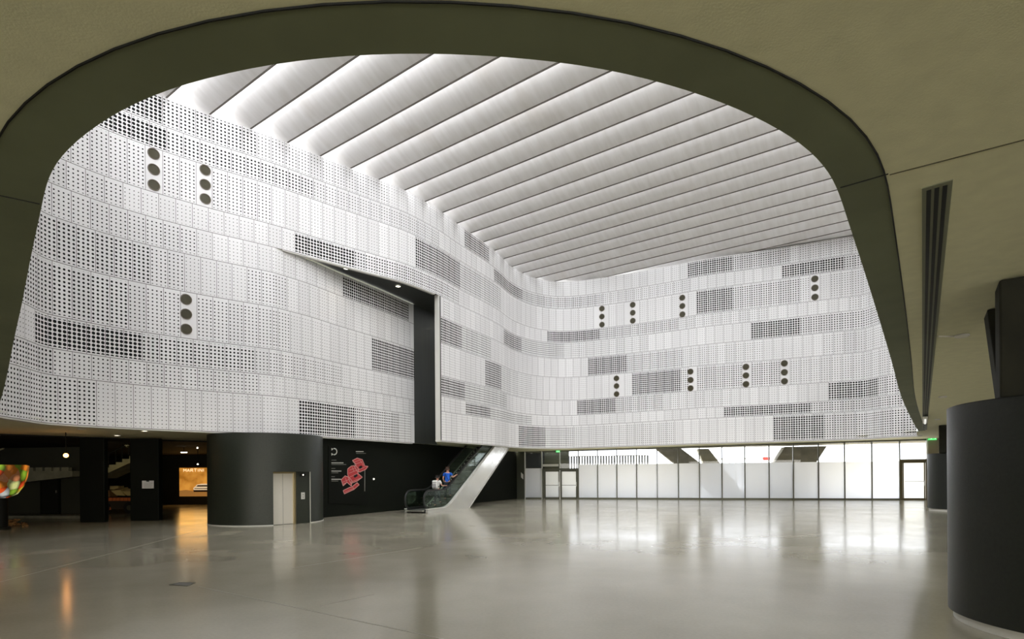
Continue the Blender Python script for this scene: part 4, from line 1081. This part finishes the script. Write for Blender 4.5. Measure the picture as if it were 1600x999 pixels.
# lit poster on the far wall
t = thing('lit_poster', hf(298, 754, .04), 'glowing orange backlit poster of a car, at the back of the dim hall', 'poster')
def pq(u, v, off=.05):       # u, v from 0 to 1 over the poster, which runs on behind the drum
    a = hf(280.8, 731.5, off); c = hf(334, 775.8, off); return Vector((a.x + (c.x - a.x) * u, a.y + (c.y - a.y) * u, a.z + (c.z - a.z) * v))
def pm(name, col, es): return mat(name, col, .6, emit=col, es=es)
q = MB(); q.hexa([pq(0, 1, .01), pq(1, 1, .01), pq(1, 1, .04), pq(0, 1, .04)], [pq(0, 0, .01), pq(1, 0, .01), pq(1, 0, .04), pq(0, 0, .04)])
PM = bpy.data.materials.new('poster print'); PM.use_nodes = True
def poster_nodes():
    nt = PM.node_tree; N = nt.nodes; L = nt.links; p = N['Principled BSDF']; tc = N.new('ShaderNodeTexCoord')
    n = N.new('ShaderNodeTexNoise'); n.inputs['Scale'].default_value = 1.6; n.inputs['Detail'].default_value = 5; L.new(tc.outputs['Object'], n.inputs[0])
    cr = N.new('ShaderNodeValToRGB'); cr.color_ramp.elements[0].position = .35; cr.color_ramp.elements[0].color = (.42, .15, .015, 1); cr.color_ramp.elements[1].position = .65; cr.color_ramp.elements[1].color = (.78, .33, .05, 1)
    L.new(n.outputs['Fac'], cr.inputs[0]); L.new(cr.outputs[0], p.inputs['Base Color']); L.new(cr.outputs[0], p.inputs['Emission Color']); p.inputs['Emission Strength'].default_value = .75
poster_nodes()
q.build('print', PM, t)
n3 = Vector(((HS1 - HS).normalized().y, -(HS1 - HS).normalized().x, 0))
M['p_cream'] = pm('poster cream', (1, .68, .34), .9); M['p_dark'] = pm('poster dark', (.05, .02, .008), .1); M['p_ground'] = pm('poster ground', (.50, .22, .05), .5); M['p_white'] = pm('poster white', (.9, .66, .4), .7)
q = MB(); q.prism([pq(0, 1, .041), pq(0, .80, .041), pq(.2, .77, .041), pq(.45, .82, .041), pq(1, .80, .041), pq(1, 1, .041)], n3 * .004); q.build('printed_ground', M['p_ground'], t)
# MARTINI lettering from straight strokes
GL = {'M': [((0, 0), (0, 1)), ((0, 1), (.5, .4)), ((.5, .4), (1, 1)), ((1, 1), (1, 0))], 'A': [((0, 0), (.5, 1)), ((.5, 1), (1, 0)), ((.2, .35), (.8, .35))],
      'R': [((0, 0), (0, 1)), ((0, 1), (.8, 1)), ((.8, 1), (.9, .75)), ((.9, .75), (.8, .5)), ((.8, .5), (0, .5)), ((.4, .5), (1, 0))], 'T': [((0, 1), (1, 1)), ((.5, 1), (.5, 0))],
      'I': [((.5, 0), (.5, 1))], 'N': [((0, 0), (0, 1)), ((0, 1), (1, 0)), ((1, 0), (1, 1))]}
q = MB(); u = .13
for chh in 'MARTINI':
    w = .075 if chh != 'I' else .03
    for (x0, y0), (x1, y1) in GL[chh]: q.bar(pq(u + x0 * w, .135 - y0 * .095, .043), pq(u + x1 * w, .135 - y1 * .095, .043), .05, .004, up=n3)
    u += w + .028
q.build('lettering', M['p_cream'], t)
cb = [(.42, .80), (.42, .70), (.47, .66), (.52, .59), (.66, .56), (.86, .56), (.93, .66), (.97, .70), (.97, .80)]
q = MB(); q.prism([pq(u, v, .046) for u, v in cb], n3 * .004); q.build('printed_car_body', M['p_white'], t)
q = MB(); q.prism([pq(u, v, .051) for u, v in ((.50, .66), (.545, .61), (.84, .61), (.90, .66))], n3 * .003); q.build('printed_windscreen', M['p_dark'], t)
q = MB(); q.prism([pq(u, v, .051) for u, v in ((.45, .715), (.94, .715), (.94, .74), (.45, .74))], n3 * .003); q.build('printed_grille', M['p_dark'], t)
q = MB(); q.prism([pq(u, v, .049) for u, v in ((.41, .78), (.98, .78), (.96, .845), (.43, .845))], n3 * .003); q.build('printed_shadow', M['p_dark'], t)
ld = bpy.data.lights.new('poster_glow', 'AREA'); ld.energy = 14; ld.color = (1, .55, .15); ld.size = 2; ld.size_y = 1.5; ld.shape = 'RECTANGLE'
lo = bpy.data.objects.new('poster_glow', ld); C.objects.link(lo); pc = pq(.5, .5, .3); lo.location = pc; lo.rotation_euler = (n3 + UP * -.35).to_track_quat('-Z', 'Y').to_euler()

# fruit-printed bowl on a dark stand
BY = 20.6 * K
bc = at_y(-4, 752, BY); sc_ = BY / FPX
t = thing('fruit_bowl', (bc.x, bc.y, 0), 'large glossy bowl printed with colourful fruit on a dark stand at the left edge', 'bowl sculpture')
zt, zb = at_y(0, 727, BY).z, at_y(0, 779, BY).z; Rb = 38.5 * sc_; Hh = zt - zb
FM = bpy.data.materials.new('fruit print'); FM.use_nodes = True
def fruit_nodes():
    nt = FM.node_tree; N = nt.nodes; L = nt.links; p = N['Principled BSDF']; tc = N.new('ShaderNodeTexCoord')
    mp = N.new('ShaderNodeMapping'); mp.inputs['Rotation'].default_value = (.4, .5, .2); mp.inputs['Scale'].default_value = (3.6, 3.6, 2.6); L.new(tc.outputs['Object'], mp.inputs[0])
    nz = N.new('ShaderNodeTexNoise'); nz.inputs['Scale'].default_value = 1.5; L.new(mp.outputs[0], nz.inputs[0])
    mxv = N.new('ShaderNodeMix'); mxv.data_type = 'VECTOR'; mxv.inputs[0].default_value = .25; L.new(mp.outputs[0], mxv.inputs[4]); L.new(nz.outputs['Color'], mxv.inputs[5])
    v = N.new('ShaderNodeTexVoronoi'); v.inputs['Scale'].default_value = 1.3; L.new(mxv.outputs[1], v.inputs[0])
    s_ = N.new('ShaderNodeSeparateColor'); L.new(v.outputs['Color'], s_.inputs[0])
    cr = N.new('ShaderNodeValToRGB'); cr.color_ramp.interpolation = 'CONSTANT'
    cols = [(.0, (.85, .10, .02)), (.16, (.9, .28, .03)), (.36, (.80, .55, .05)), (.50, (.30, .50, .04)), (.62, (.95, .38, .16)), (.74, (.62, .03, .03)), (.82, (.04, .28, .28)), (.90, (.75, .78, .30)), (.95, (.60, .62, .60))]
    el = cr.color_ramp.elements; el[0].position = 0; el[0].color = (*cols[0][1], 1); el[1].position = cols[1][0]; el[1].color = (*cols[1][1], 1)
    for po, co in cols[2:]: e_ = el.new(po); e_.color = (*co, 1)
    L.new(s_.outputs[0], cr.inputs[0])
    mr = N.new('ShaderNodeMapRange'); mr.inputs[1].default_value = .25; mr.inputs[2].default_value = .62; mr.inputs[3].default_value = 1; mr.inputs[4].default_value = .12; L.new(v.outputs['Distance'], mr.inputs[0])
    m2 = N.new('ShaderNodeMix'); m2.data_type = 'RGBA'; m2.blend_type = 'MULTIPLY'; m2.inputs[0].default_value = 1; L.new(cr.outputs[0], m2.inputs[6]); L.new(mr.outputs[0], m2.inputs[7])
    L.new(m2.outputs[2], p.inputs['Base Color']); p.inputs['Roughness'].default_value = .25
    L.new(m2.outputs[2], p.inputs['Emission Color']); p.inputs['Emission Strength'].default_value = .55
fruit_nodes()
c0 = Vector((bc.x, bc.y, zb))
MB().lathe([(Rb * .30, 0), (Rb * .62, Hh * .12), (Rb * .82, Hh * .35), (Rb * .93, Hh * .62), (Rb * .985, Hh * .88), (Rb, Hh * .98), (Rb * .97, Hh), (Rb * .90, Hh * .93), (Rb * .6, Hh * .86), (.001, Hh * .84)], c0, UP, 64, cap=False).build('bowl', FM, t, smooth=.7)
MB().lathe([(.34, 0), (.34, .06), (.26, .1), (.26, zb + .06)], (bc.x, bc.y, 0), UP, 40).build('stand', M['hall_black'], t, smooth=.5)
ld = bpy.data.lights.new('bowl_spot', 'SPOT'); ld.energy = 60; ld.color = (1, .9, .75); ld.spot_size = .7; ld.shadow_soft_size = .1
lo = bpy.data.objects.new('bowl_spot', ld); C.objects.link(lo); c = Vector((bc.x + 1.6, bc.y - 2.6, 3.3)); lo.location = c; lo.rotation_euler = (Vector((bc.x, bc.y, 1.6)) - c).to_track_quat('-Z', 'Y').to_euler()
# heap of dry leaves and peel at its foot
M['peel'] = mat('dry peel', (.30, .15, .05), .6, noise=((9, 9, 9), .6, 3))
q = MB(); rnd = random.Random(5)
for i in range(130):
    x = rnd.uniform(-40, 42); y = rnd.uniform(817.5, 824.5); p = floor_pt(x, y); r = rnd.uniform(.03, .07) * (1.0 if x < 34 else .6)
    q.ball((p.x, p.y, r * .7 + rnd.uniform(0, .10) * (1 if x < 32 else 0)), r, (rnd.uniform(.7, 1.5), rnd.uniform(.7, 1.2), rnd.uniform(.5, .9)), 7)
o = q.build('dried_peel', M['peel']); tag(o, 'heap of brown and orange dried peel on the floor below the fruit bowl', 'peel', kind='stuff')

# ---------------------------------------------------------------- escalator
ER0 = Vector((-2.48, 32.0, 0)) * K; EU = Vector((.386, .922, 0)).normalized(); EL = Vector((-EU.y, EU.x, 0))
def ep(t, w, z): return ER0 + EU * (t * K) + EL * (w * K) + UP * (z * K)
def deck(t):
    if t < -2.9: return .17
    if t < -1.9:
        u = (t + 2.9); return .17 + .574 * .5 * u * u
    return .17 + .287 + (t + 1.9) * .574 + .0
TT = [-4.45, -3.6, -2.9, -2.7, -2.5, -2.3, -2.1, -1.9, -1, 0, 1, 2, 3, 4, 5, 6, 7]
TE = 7.0
esc = thing('escalator', ER0, 'stainless steel escalator with dark glass sides rising to the right beneath the white panels', 'escalator')
M['clad_steel'] = mat('escalator cladding', (0.66, 0.65, 0.61), 0.22, metal=0.7, noise=((.7, .7, .7), .08, 2), bump=.35, bscale=1.6)
def side(w0, w1, name, m):
    q = MB(); top = [(t, deck(t)) for t in TT]; 
    bot = [(TE, .62 * TE), (0, 0), (-4.45, 0)]
    poly = top + bot
    q.prism([ep(t, w0, z) for t, z in poly], EL * ((w1 - w0) * K)); return q.build(name, m, esc)
side(-.02, .10, 'side_cladding', M['clad_steel']); side(1.20, 1.32, 'side_cladding', M['clad_steel'])
q = MB(); q.prism([ep(t, .10, z) for t, z in ((-4.45, .01), (0, .01), (TE, .62 * TE), (TE, .62 * TE + .05), (0, .06), (-4.45, .06))], EL * (1.1 * K)); q.build('underside', M['black'], esc)
for w, nm in ((.0, 0), (1.22, 1)):
    q = MB()
    for a, c in zip(TT, TT[1:]): q.bar(ep(a, w + .05, deck(a) + .02), ep(c, w + .05, deck(c) + .02), .16 * K, .035)
    q.build('deck_edge', M['trimwhite'], esc)
q = MB(); q.bar(ep(.0, -.03, .0), ep(TE, -.03, .62 * TE), .03, .05); q.build('lower_edge', M['trimwhite'], esc)
# inner skirts
for w in (.13, 1.15):
    q = MB(); q.prism([ep(t, w, z) for t, z in [(t, deck(t) + .10) for t in TT] + [(t, deck(t) - .22) for t in reversed(TT)]], EL * (.03 * K)); q.build('skirt', M['rubber'], esc)
q = MB()
for i in range(26):
    t = -2.6 + i * .33; p = ep(t, 1.14, deck(t) + .06); q.box(p, (.05, .03, .05), EU)
o = q.build('skirt_highlights', M['trimwhite'], esc); o.name = 'skirt_glints'; o['kind'] = 'stuff'  # pale boxes stand in for reflections along the left skirt
# glass balustrades
for w in (.10, 1.18):
    q = MB()
    gp = [(t, deck(t) + .03) for t in TT if t >= -3.9] + [(t, deck(t) + .92) for t in reversed(TT) if t >= -3.9]
    arc = [(-4.15 + .0 - .44 * math.sin(a), deck(-4) + .47 + .45 * math.cos(a)) for a in [PI * i / 10 for i in range(11)]]
    ts = [t for t in TT if t >= -3.9]; ts = [-4.15, -3.9] + ts[1:] if ts[0] > -3.9 else [-4.15] + ts
    for a_, c_ in zip(ts, ts[1:]):
        q.prism([ep(a_, w, deck(a_) + .03), ep(c_, w, deck(c_) + .03), ep(c_, w, deck(c_) + .92), ep(a_, w, deck(a_) + .92)], EL * (.02 * K))
    q.prism([ep(t, w, z) for t, z in arc], EL * (.02 * K)); q.build('balustrade_glass', M['smoke_glass'], esc)
    top = [(t, deck(t) + .94) for t in reversed(TT) if t >= -3.9] + [(-4.15 - .47 * math.sin(a), deck(-4) + .47 + .47 * math.cos(a)) for a in [PI * i / 12 for i in range(13)]]
    q = MB(); q.tube([ep(t, w + .01, z) for t, z in top], .042, 8); q.build('handrail', M['rubber'], esc)
# steps and landing
q = MB(); q.box(ep(-3.9, .66, .10), (1.5 * K, .98 * K, .05), EU); q.build('comb_plate', M['steel'], esc)
M['tread'] = mat('step tread', (.10, .11, .085), .45, metal=.5)
q0 = None
for i in range(22):
    t = -3.0 + i * .42; z = deck(t + .21) - .06
    q = MB(); q.box(ep(t + .21, .66, z - .11), (.42 * K, .96 * K, .22 * K), EU); s_ = q.build('step', M['tread'], esc, bevel=.008)
    q = MB(); q.bar(ep(t + .01, .20, z + .002), ep(t + .01, 1.12, z + .002), .03, .01); q.build('nosing', M['steel'], s_)

# ---------------------------------------------------------------- people
def skin_mesh(name, verts, edges, radii, m, parent, subd=2, root=0):
    me = bpy.data.meshes.new(name); off = root_offset(parent)
    me.from_pydata([tuple(Vector(v) - off) for v in verts], edges, []); o = bpy.data.objects.new(name, me); C.objects.link(o); o.parent = parent
    me.materials.append(m)
    sk = o.modifiers.new('skin', 'SKIN'); sk.use_smooth_shade = True
    for i, r in enumerate(radii):
        d = me.skin_vertices[0].data[i]; r = r if isinstance(r, tuple) else (r, r); d.radius = r; d.use_root = False
    # one root per island
    adj = {i: [] for i in range(len(verts))}
    for a, b in edges: adj[a].append(b); adj[b].append(a)
    seen = set()
    for i in [root] + list(range(len(verts))):
        if i in seen: continue
        me.skin_vertices[0].data[i].use_root = True; st = [i]
        while st:
            k = st.pop()
            if k in seen: continue
            seen.add(k); st += adj[k]
    sb = o.modifiers.new('subd', 'SUBSURF'); sb.levels = subd; sb.render_levels = subd
    return o
def person(base, fwd, H, label, arms, shirt, trousers, hairm, legs=(.10, -.04), lean=.03, long_hair=False, female=False, shoes=None):
    f = Vector(fwd).normalized(); r = Vector((f.y, -f.x, 0)); base = Vector(base)
    t = thing('person', base, label, 'person')
    def P(x, y, z): return base + r * (x * H) + f * (y * H) + UP * (z * H)
    sk = mat('skin tone', (.62, .33, .24), .55) if 'skin' not in M else M['skin']; M['skin'] = sk
    sh = .108 if not female else .092
    J = dict(pel=P(0, 0, .53), wai=P(0, lean * .4, .62), che=P(0, lean * .8, .73), upc=P(0, lean, .79), nek=P(0, lean + .005, .845), hd0=P(0, lean + .018, .885), hd1=P(0, lean + .016, .93), hd2=P(0, lean + .006, .972))
    V = []; E = []; R = []
    def add(p, rad, to=None):
        V.append(p); R.append(rad); k = len(V) - 1
        if to is not None: E.append((to, k))
        return k
    a = add(J['pel'], (.080 * H, .062 * H)); b = add(J['wai'], (.070 * H, .05 * H), a); c = add(J['che'], (.082 * H, .055 * H), b); d = add(J['upc'], (.07 * H, .045 * H), c)
    e2 = add(J['nek'], .030 * H, d); g = add(J['hd0'], (.040 * H, .046 * H), e2); h_ = add(J['hd1'], (.046 * H, .056 * H), g); add(J['hd2'], (.034 * H, .04 * H), h_)
    arm_pts = {}
    for s, key in ((1, 'R'), (-1, 'L')):
        el, wr = arms[key]
        S = P(s * sh, lean, .80); EL_ = P(*el); WR = P(*wr)
        i1 = add(S, .030 * H, d); i2 = add(EL_, .022 * H, i1); i3 = add(WR, .015 * H, i2)
        dirn = (WR - EL_).normalized(); palm = WR + dirn * (.045 * H); i4 = add(palm, (.020 * H, .012 * H), i3)
        arm_pts[key] = (S, EL_, WR, palm, dirn)
    leg_pts = {}
    for s, key, sw_ in ((1, 'R', legs[0]), (-1, 'L', legs[1])):
        HP = P(s * .052, 0, .50); KN = P(s * .055, sw_ * .7, .28 + max(0, sw_) * .3); AN = P(s * .055, sw_, .045 + max(0, sw_) * 1.6 * .574)
        i1 = add(HP, .052 * H, a); i2 = add(KN, .034 * H, i1); i3 = add(AN, .024 * H, i2)
        TO = AN + f * (.085 * H) - UP * (.022 * H); i4 = add(TO, (.022 * H, .014 * H), i3); leg_pts[key] = (HP, KN, AN, TO)
    # ears and nose
    for s in (1, -1): add(P(s * .047, lean + .010, .922), .010 * H, h_)
    add(P(0, lean + .078, .918), .010 * H, h_)
    # fingers: separate short chains rooted in the palm, curled downward
    for key, s in (('R', 1), ('L', -1)):
        S, EL_, WR, palm, dn = arm_pts[key]
        sidev = dn.cross(UP).normalized(); dnv = dn.cross(sidev).normalized()
        if dnv.z > 0: dnv = -dnv
        for k, (o_, ln) in enumerate(((-.0165, .034), (-.0055, .041), (.0055, .039), (.016, .030))):
            p0 = palm + sidev * (o_ * H); p1 = p0 + dn * (ln * .55 * H) + dnv * (.004 * H); p2 = p1 + dn * (ln * .35 * H) + dnv * (.014 * H); p3 = p2 + dn * (ln * .1 * H) + dnv * (.016 * H)
            k0 = add(p0, .0052 * H); k1 = add(p1, .0050 * H, k0); k2 = add(p2, .0046 * H, k1); add(p3, .004 * H, k2)
        th = sidev * (s * -.018 * H)
        k0 = add(palm + th - dn * (.022 * H), .0062 * H); k1 = add(palm + th * 2.0 - dn * (.005 * H) + dnv * .006 * H, .0058 * H, k0); add(palm + th * 2.2 + dn * (.014 * H) + dnv * .014 * H, .005 * H, k1)
    skin_mesh('body', V, E, R, sk, t)
    # shirt
    V, E, R = [], [], []
    a = add(P(0, 0, .50), (.088 * H, .070 * H)); b = add(J['wai'], (.080 * H, .06 * H), a); c = add(J['che'], (.094 * H, .066 * H), b); d = add(J['upc'] + UP * .0, (.078 * H, .052 * H), c); add(P(0, lean, .822), (.046 * H, .04 * H), d)
    for s, key in ((1, 'R'), (-1, 'L')):
        S, EL_, WR, palm, dn = arm_pts[key]; i1 = add(S, .040 * H, d); add(S.lerp(EL_, .62), .036 * H, i1)
    skin_mesh('shirt', V, E, R, shirt, t)
    V, E, R = [], [], []
    a = add(P(0, 0, .53), (.086 * H, .068 * H))
    for key in ('R', 'L'):
        HP, KN, AN, TO = leg_pts[key]; i1 = add(HP, .060 * H, a); i2 = add(KN, .043 * H, i1); add(AN.lerp(KN, .06), .034 * H, i2)
    skin_mesh('trousers', V, E, R, trousers, t)
    for key in ('R', 'L'):
        HP, KN, AN, TO = leg_pts[key]; V, E, R = [], [], []
        a = add(AN - f * (.02 * H) - UP * (.020 * H), (.034 * H, .034 * H)); b = add(TO, (.033 * H, .025 * H), a); add(TO + f * (.03 * H), (.025 * H, .019 * H), b); skin_mesh('shoe', V, E, R, shoes or M['rubber'], t, 1)
    V, E, R = [], [], []
    a = add(P(0, lean - .006, .945), (.052 * H, .058 * H)); b = add(P(0, lean - .004, .982), (.038 * H, .040 * H), a); c = add(P(0, lean - .022, .905), (.044 * H, .030 * H), a)
    if long_hair: c2 = add(P(0, lean - .045, .86), (.040 * H, .022 * H), c); add(P(0, lean - .055, .80), (.030 * H, .018 * H), c2)
    skin_mesh('hair', V, E, R, hairm, t)
    return t, P, arm_pts
M['blue_shirt'] = mat('blue cotton', (.010, .12, .62), .85); M['jeans'] = mat('dark trousers', (.012, .016, .022), .85); M['hair'] = mat('dark brown hair', (.045, .018, .008), .6)
M['hair2'] = mat('black hair', (.012, .008, .006), .6); M['grey_shirt'] = mat('pale top', (.72, .70, .68), .9)
mt_, wt_ = -1.80, -2.45
mb = ep(mt_, .36, 0); mb.z = deck(mt_ + .1) * K - .045
person(mb, EU * 1.0 + EL * .1, 1.62, 'person in a blue t-shirt on the escalator, right hand out to the handrail', {'R': ((.16, .05, .68), (.20, .17, .74)), 'L': ((-.13, -.01, .645), (-.12, .06, .53))}, M['blue_shirt'], M['jeans'], M['hair'])
mP = bpy.data.objects['person']
# cross-body strap
f = EU; r = Vector((f.y, -f.x, 0)); H = 1.62
def mpp(x, y, z): return mb + r * (x * H) + f * (y * H) + UP * (z * H)
q = MB(); q.tube([mpp(-.075, .03, .825), mpp(-.05, -.035, .79), mpp(-.0, -.055, .72), mpp(.05, -.055, .63), mpp(.085, -.035, .56)], .010, 6); q.build('shoulder_strap', M['jeans'], mP)
wb = ep(wt_, .62, 0); wb.z = deck(wt_ + .1) * K - .045
wt, WP, _ = person(wb, EU, 1.50, 'person with black hair in a pale top one step below the blue t-shirt', {'R': ((.15, .06, .66), (.22, .18, .66)), 'L': ((-.13, .0, .65), (-.12, .06, .54))}, M['grey_shirt'], M['jeans'], M['hair2'], long_hair=False, female=True)
# backpack worn on the back
bp_c = WP(-.01, -.10, .70)
t = thing('backpack', bp_c, 'white and grey backpack worn by the person with black hair', 'backpack')
q = MB(); q.box(bp_c, (.27, .15, .40), r, UP); q.build('bag', mat('white nylon', (.78, .77, .75), .8), t, bevel=.05, smooth=.8)
q = MB(); q.box(bp_c - f * .09 - UP * .06, (.20, .07, .20), r, UP); pk = q.build('front_pocket', mat('grey nylon', (.35, .34, .34), .8), t, bevel=.025)
q = MB(); q.bar(bp_c - f * .08 + UP * .10 - r * .11, bp_c - f * .08 + UP * .10 + r * .11, .012, .015); q.build('zip', M['rubber'], t)
for s in (-1, 1):
    q = MB(); q.tube([WP(s * .05, -.06, .80), WP(s * .06, .01, .845), WP(s * .062, .07, .79), WP(s * .07, .06, .68), WP(s * .075, -.04, .62)], .016, 6); q.build('strap', M['rubber'], t)
q = MB(); q.tube([bp_c + UP * .20 - r * .03, bp_c + UP * .24, bp_c + UP * .20 + r * .03], .008, 6); q.build('grab_loop', M['rubber'], t)

# ---------------------------------------------------------------- cars outside
def car(name, c, d, label, body, L=4.3, Wd=1.75, tall=1.5, van=False):
    d = Vector(d).normalized(); n = Vector((-d.y, d.x, 0)); c = Vector(c); t = thing(name, c, label, 'car')
    def q3(x, y, z): return c + d * x + n * y + UP * z
    h = L / 2; w = Wd / 2
    if van: bp_ = [(-h, .32), (-h, 1.0), (-h + .1, 1.1), (h - 1.0, 1.1), (h - .15, .95), (h, .75), (h, .32)]; cb_ = [(-h + .05, 1.08), (-h + .25, tall), (h - 1.9, tall), (h - .95, 1.08)]
    else: bp_ = [(-h, .35), (-h, .80), (-h + .25, .92), (h - 1.1, .92), (h - .2, .80), (h, .62), (h, .32)]; cb_ = [(-h + .3, .90), (-h + .85, tall), (h - 2.0, tall), (h - 1.15, .90)]
    q = MB(); q.prism([q3(x, -w, z) for x, z in bp_], n * Wd)
    ins = .16
    q.hexa([q3(cb_[0][0], -w + .03, cb_[0][1]), q3(cb_[3][0], -w + .03, cb_[3][1]), q3(cb_[3][0], w - .03, cb_[3][1]), q3(cb_[0][0], w - .03, cb_[0][1])],
           [q3(cb_[1][0], -w + ins, tall), q3(cb_[2][0], -w + ins, tall), q3(cb_[2][0], w - ins, tall), q3(cb_[1][0], w - ins, tall)])
    q.build('body', body, t, bevel=.06, smooth=.7)
    gm = M['rubber']
    for s in (-1, 1):
        def gp_(x, z):
            k = (z - cb_[0][1]) / (tall - cb_[0][1]); return q3(x, s * (w - .03 - (ins - .03) * k + .012), z)
        zt, zb = tall - .10, cb_[0][1] + .06
        xl0, xl1 = cb_[0][0] + .16, cb_[1][0] + .06; xr0, xr1 = cb_[3][0] - .16, cb_[2][0] - .06; m_ = (xl1 + xr1) / 2
        for A in ([(xl0, zb), (m_ - .04, zb), (m_ - .04, zt), (xl1, zt)], [(m_ + .04, zb), (xr0, zb), (xr1, zt), (m_ + .04, zt)]):
            q = MB(); q.prism([gp_(*p) for p in A], n * (s * .01)); q.build('side_window', gm, t)
        for x in (-h + .8, h - .85):
            cw = q3(x, s * (w - .08), .31); q = MB(); q.lathe([(.20, -.1), (.30, -.09), (.31, 0), (.30, .09), (.20, .1)], cw, n, 28); wh = q.build('wheel', M['rubber'], t, smooth=.6)
            MB().lathe([(.18, -.105), (.18, .105)], cw, n, 16).build('hub_cap', M['steel'], wh)
        q = MB(); q.box(q3(h - .03, s * (w - .25), .68), (.08, .32, .14), d); q.build('headlight', M['trimwhite'], t, bevel=.02)
        q = MB(); q.box(q3(-h + .02, s * (w - .18), .80), (.06, .18, .16), d); q.build('tail_light', bpy.data.materials['red'], t)
        q = MB(); q.box(q3(h - 1.35, s * (w + .06), 1.0), (.12, .14, .10), d); q.build('wing_mirror', body, t, bevel=.02)
    for (xa, za), (xb, zb_), nm in (((cb_[3][0], cb_[3][1]), (cb_[2][0], tall), 'windscreen'), ((cb_[0][0], cb_[0][1]), (cb_[1][0], tall), 'rear_window')):
        sgn = 1 if nm == 'windscreen' else -1; off = d * (sgn * .015) + UP * .01
        a = lambda k, y: q3(xa + (xb - xa) * k, y, za + (zb_ - za) * k) + off
        q = MB(); q.prism([a(.12, -w + .16), a(.12, w - .16), a(.88, w - .24), a(.88, -w + .24)], d * sgn * .008); q.build(nm, gm, t)
    return t
M['car_white'] = mat('pale blue-white paint', (.55, .60, .66), .3); M['car_grey'] = mat('grey paint', (.22, .25, .30), .3)
K0, K1 = G0 + GN * 27, G1 + GN * 27
c = on_wall(1117, 750, K0, K1); car('parked_car', (c.x, c.y, 0), -GD + GN * -.5, 'pale car parked outside, seen through the frosted glass below the left piers', M['car_white'])
c = on_wall(1216, 750, K0, K1); car('parked_car', (c.x, c.y, 0), -GN * 1 - GD * .3, 'grey van parked outside, seen through the frosted glass below the wide pier', M['car_grey'], L=4.6, tall=2.0, van=True)
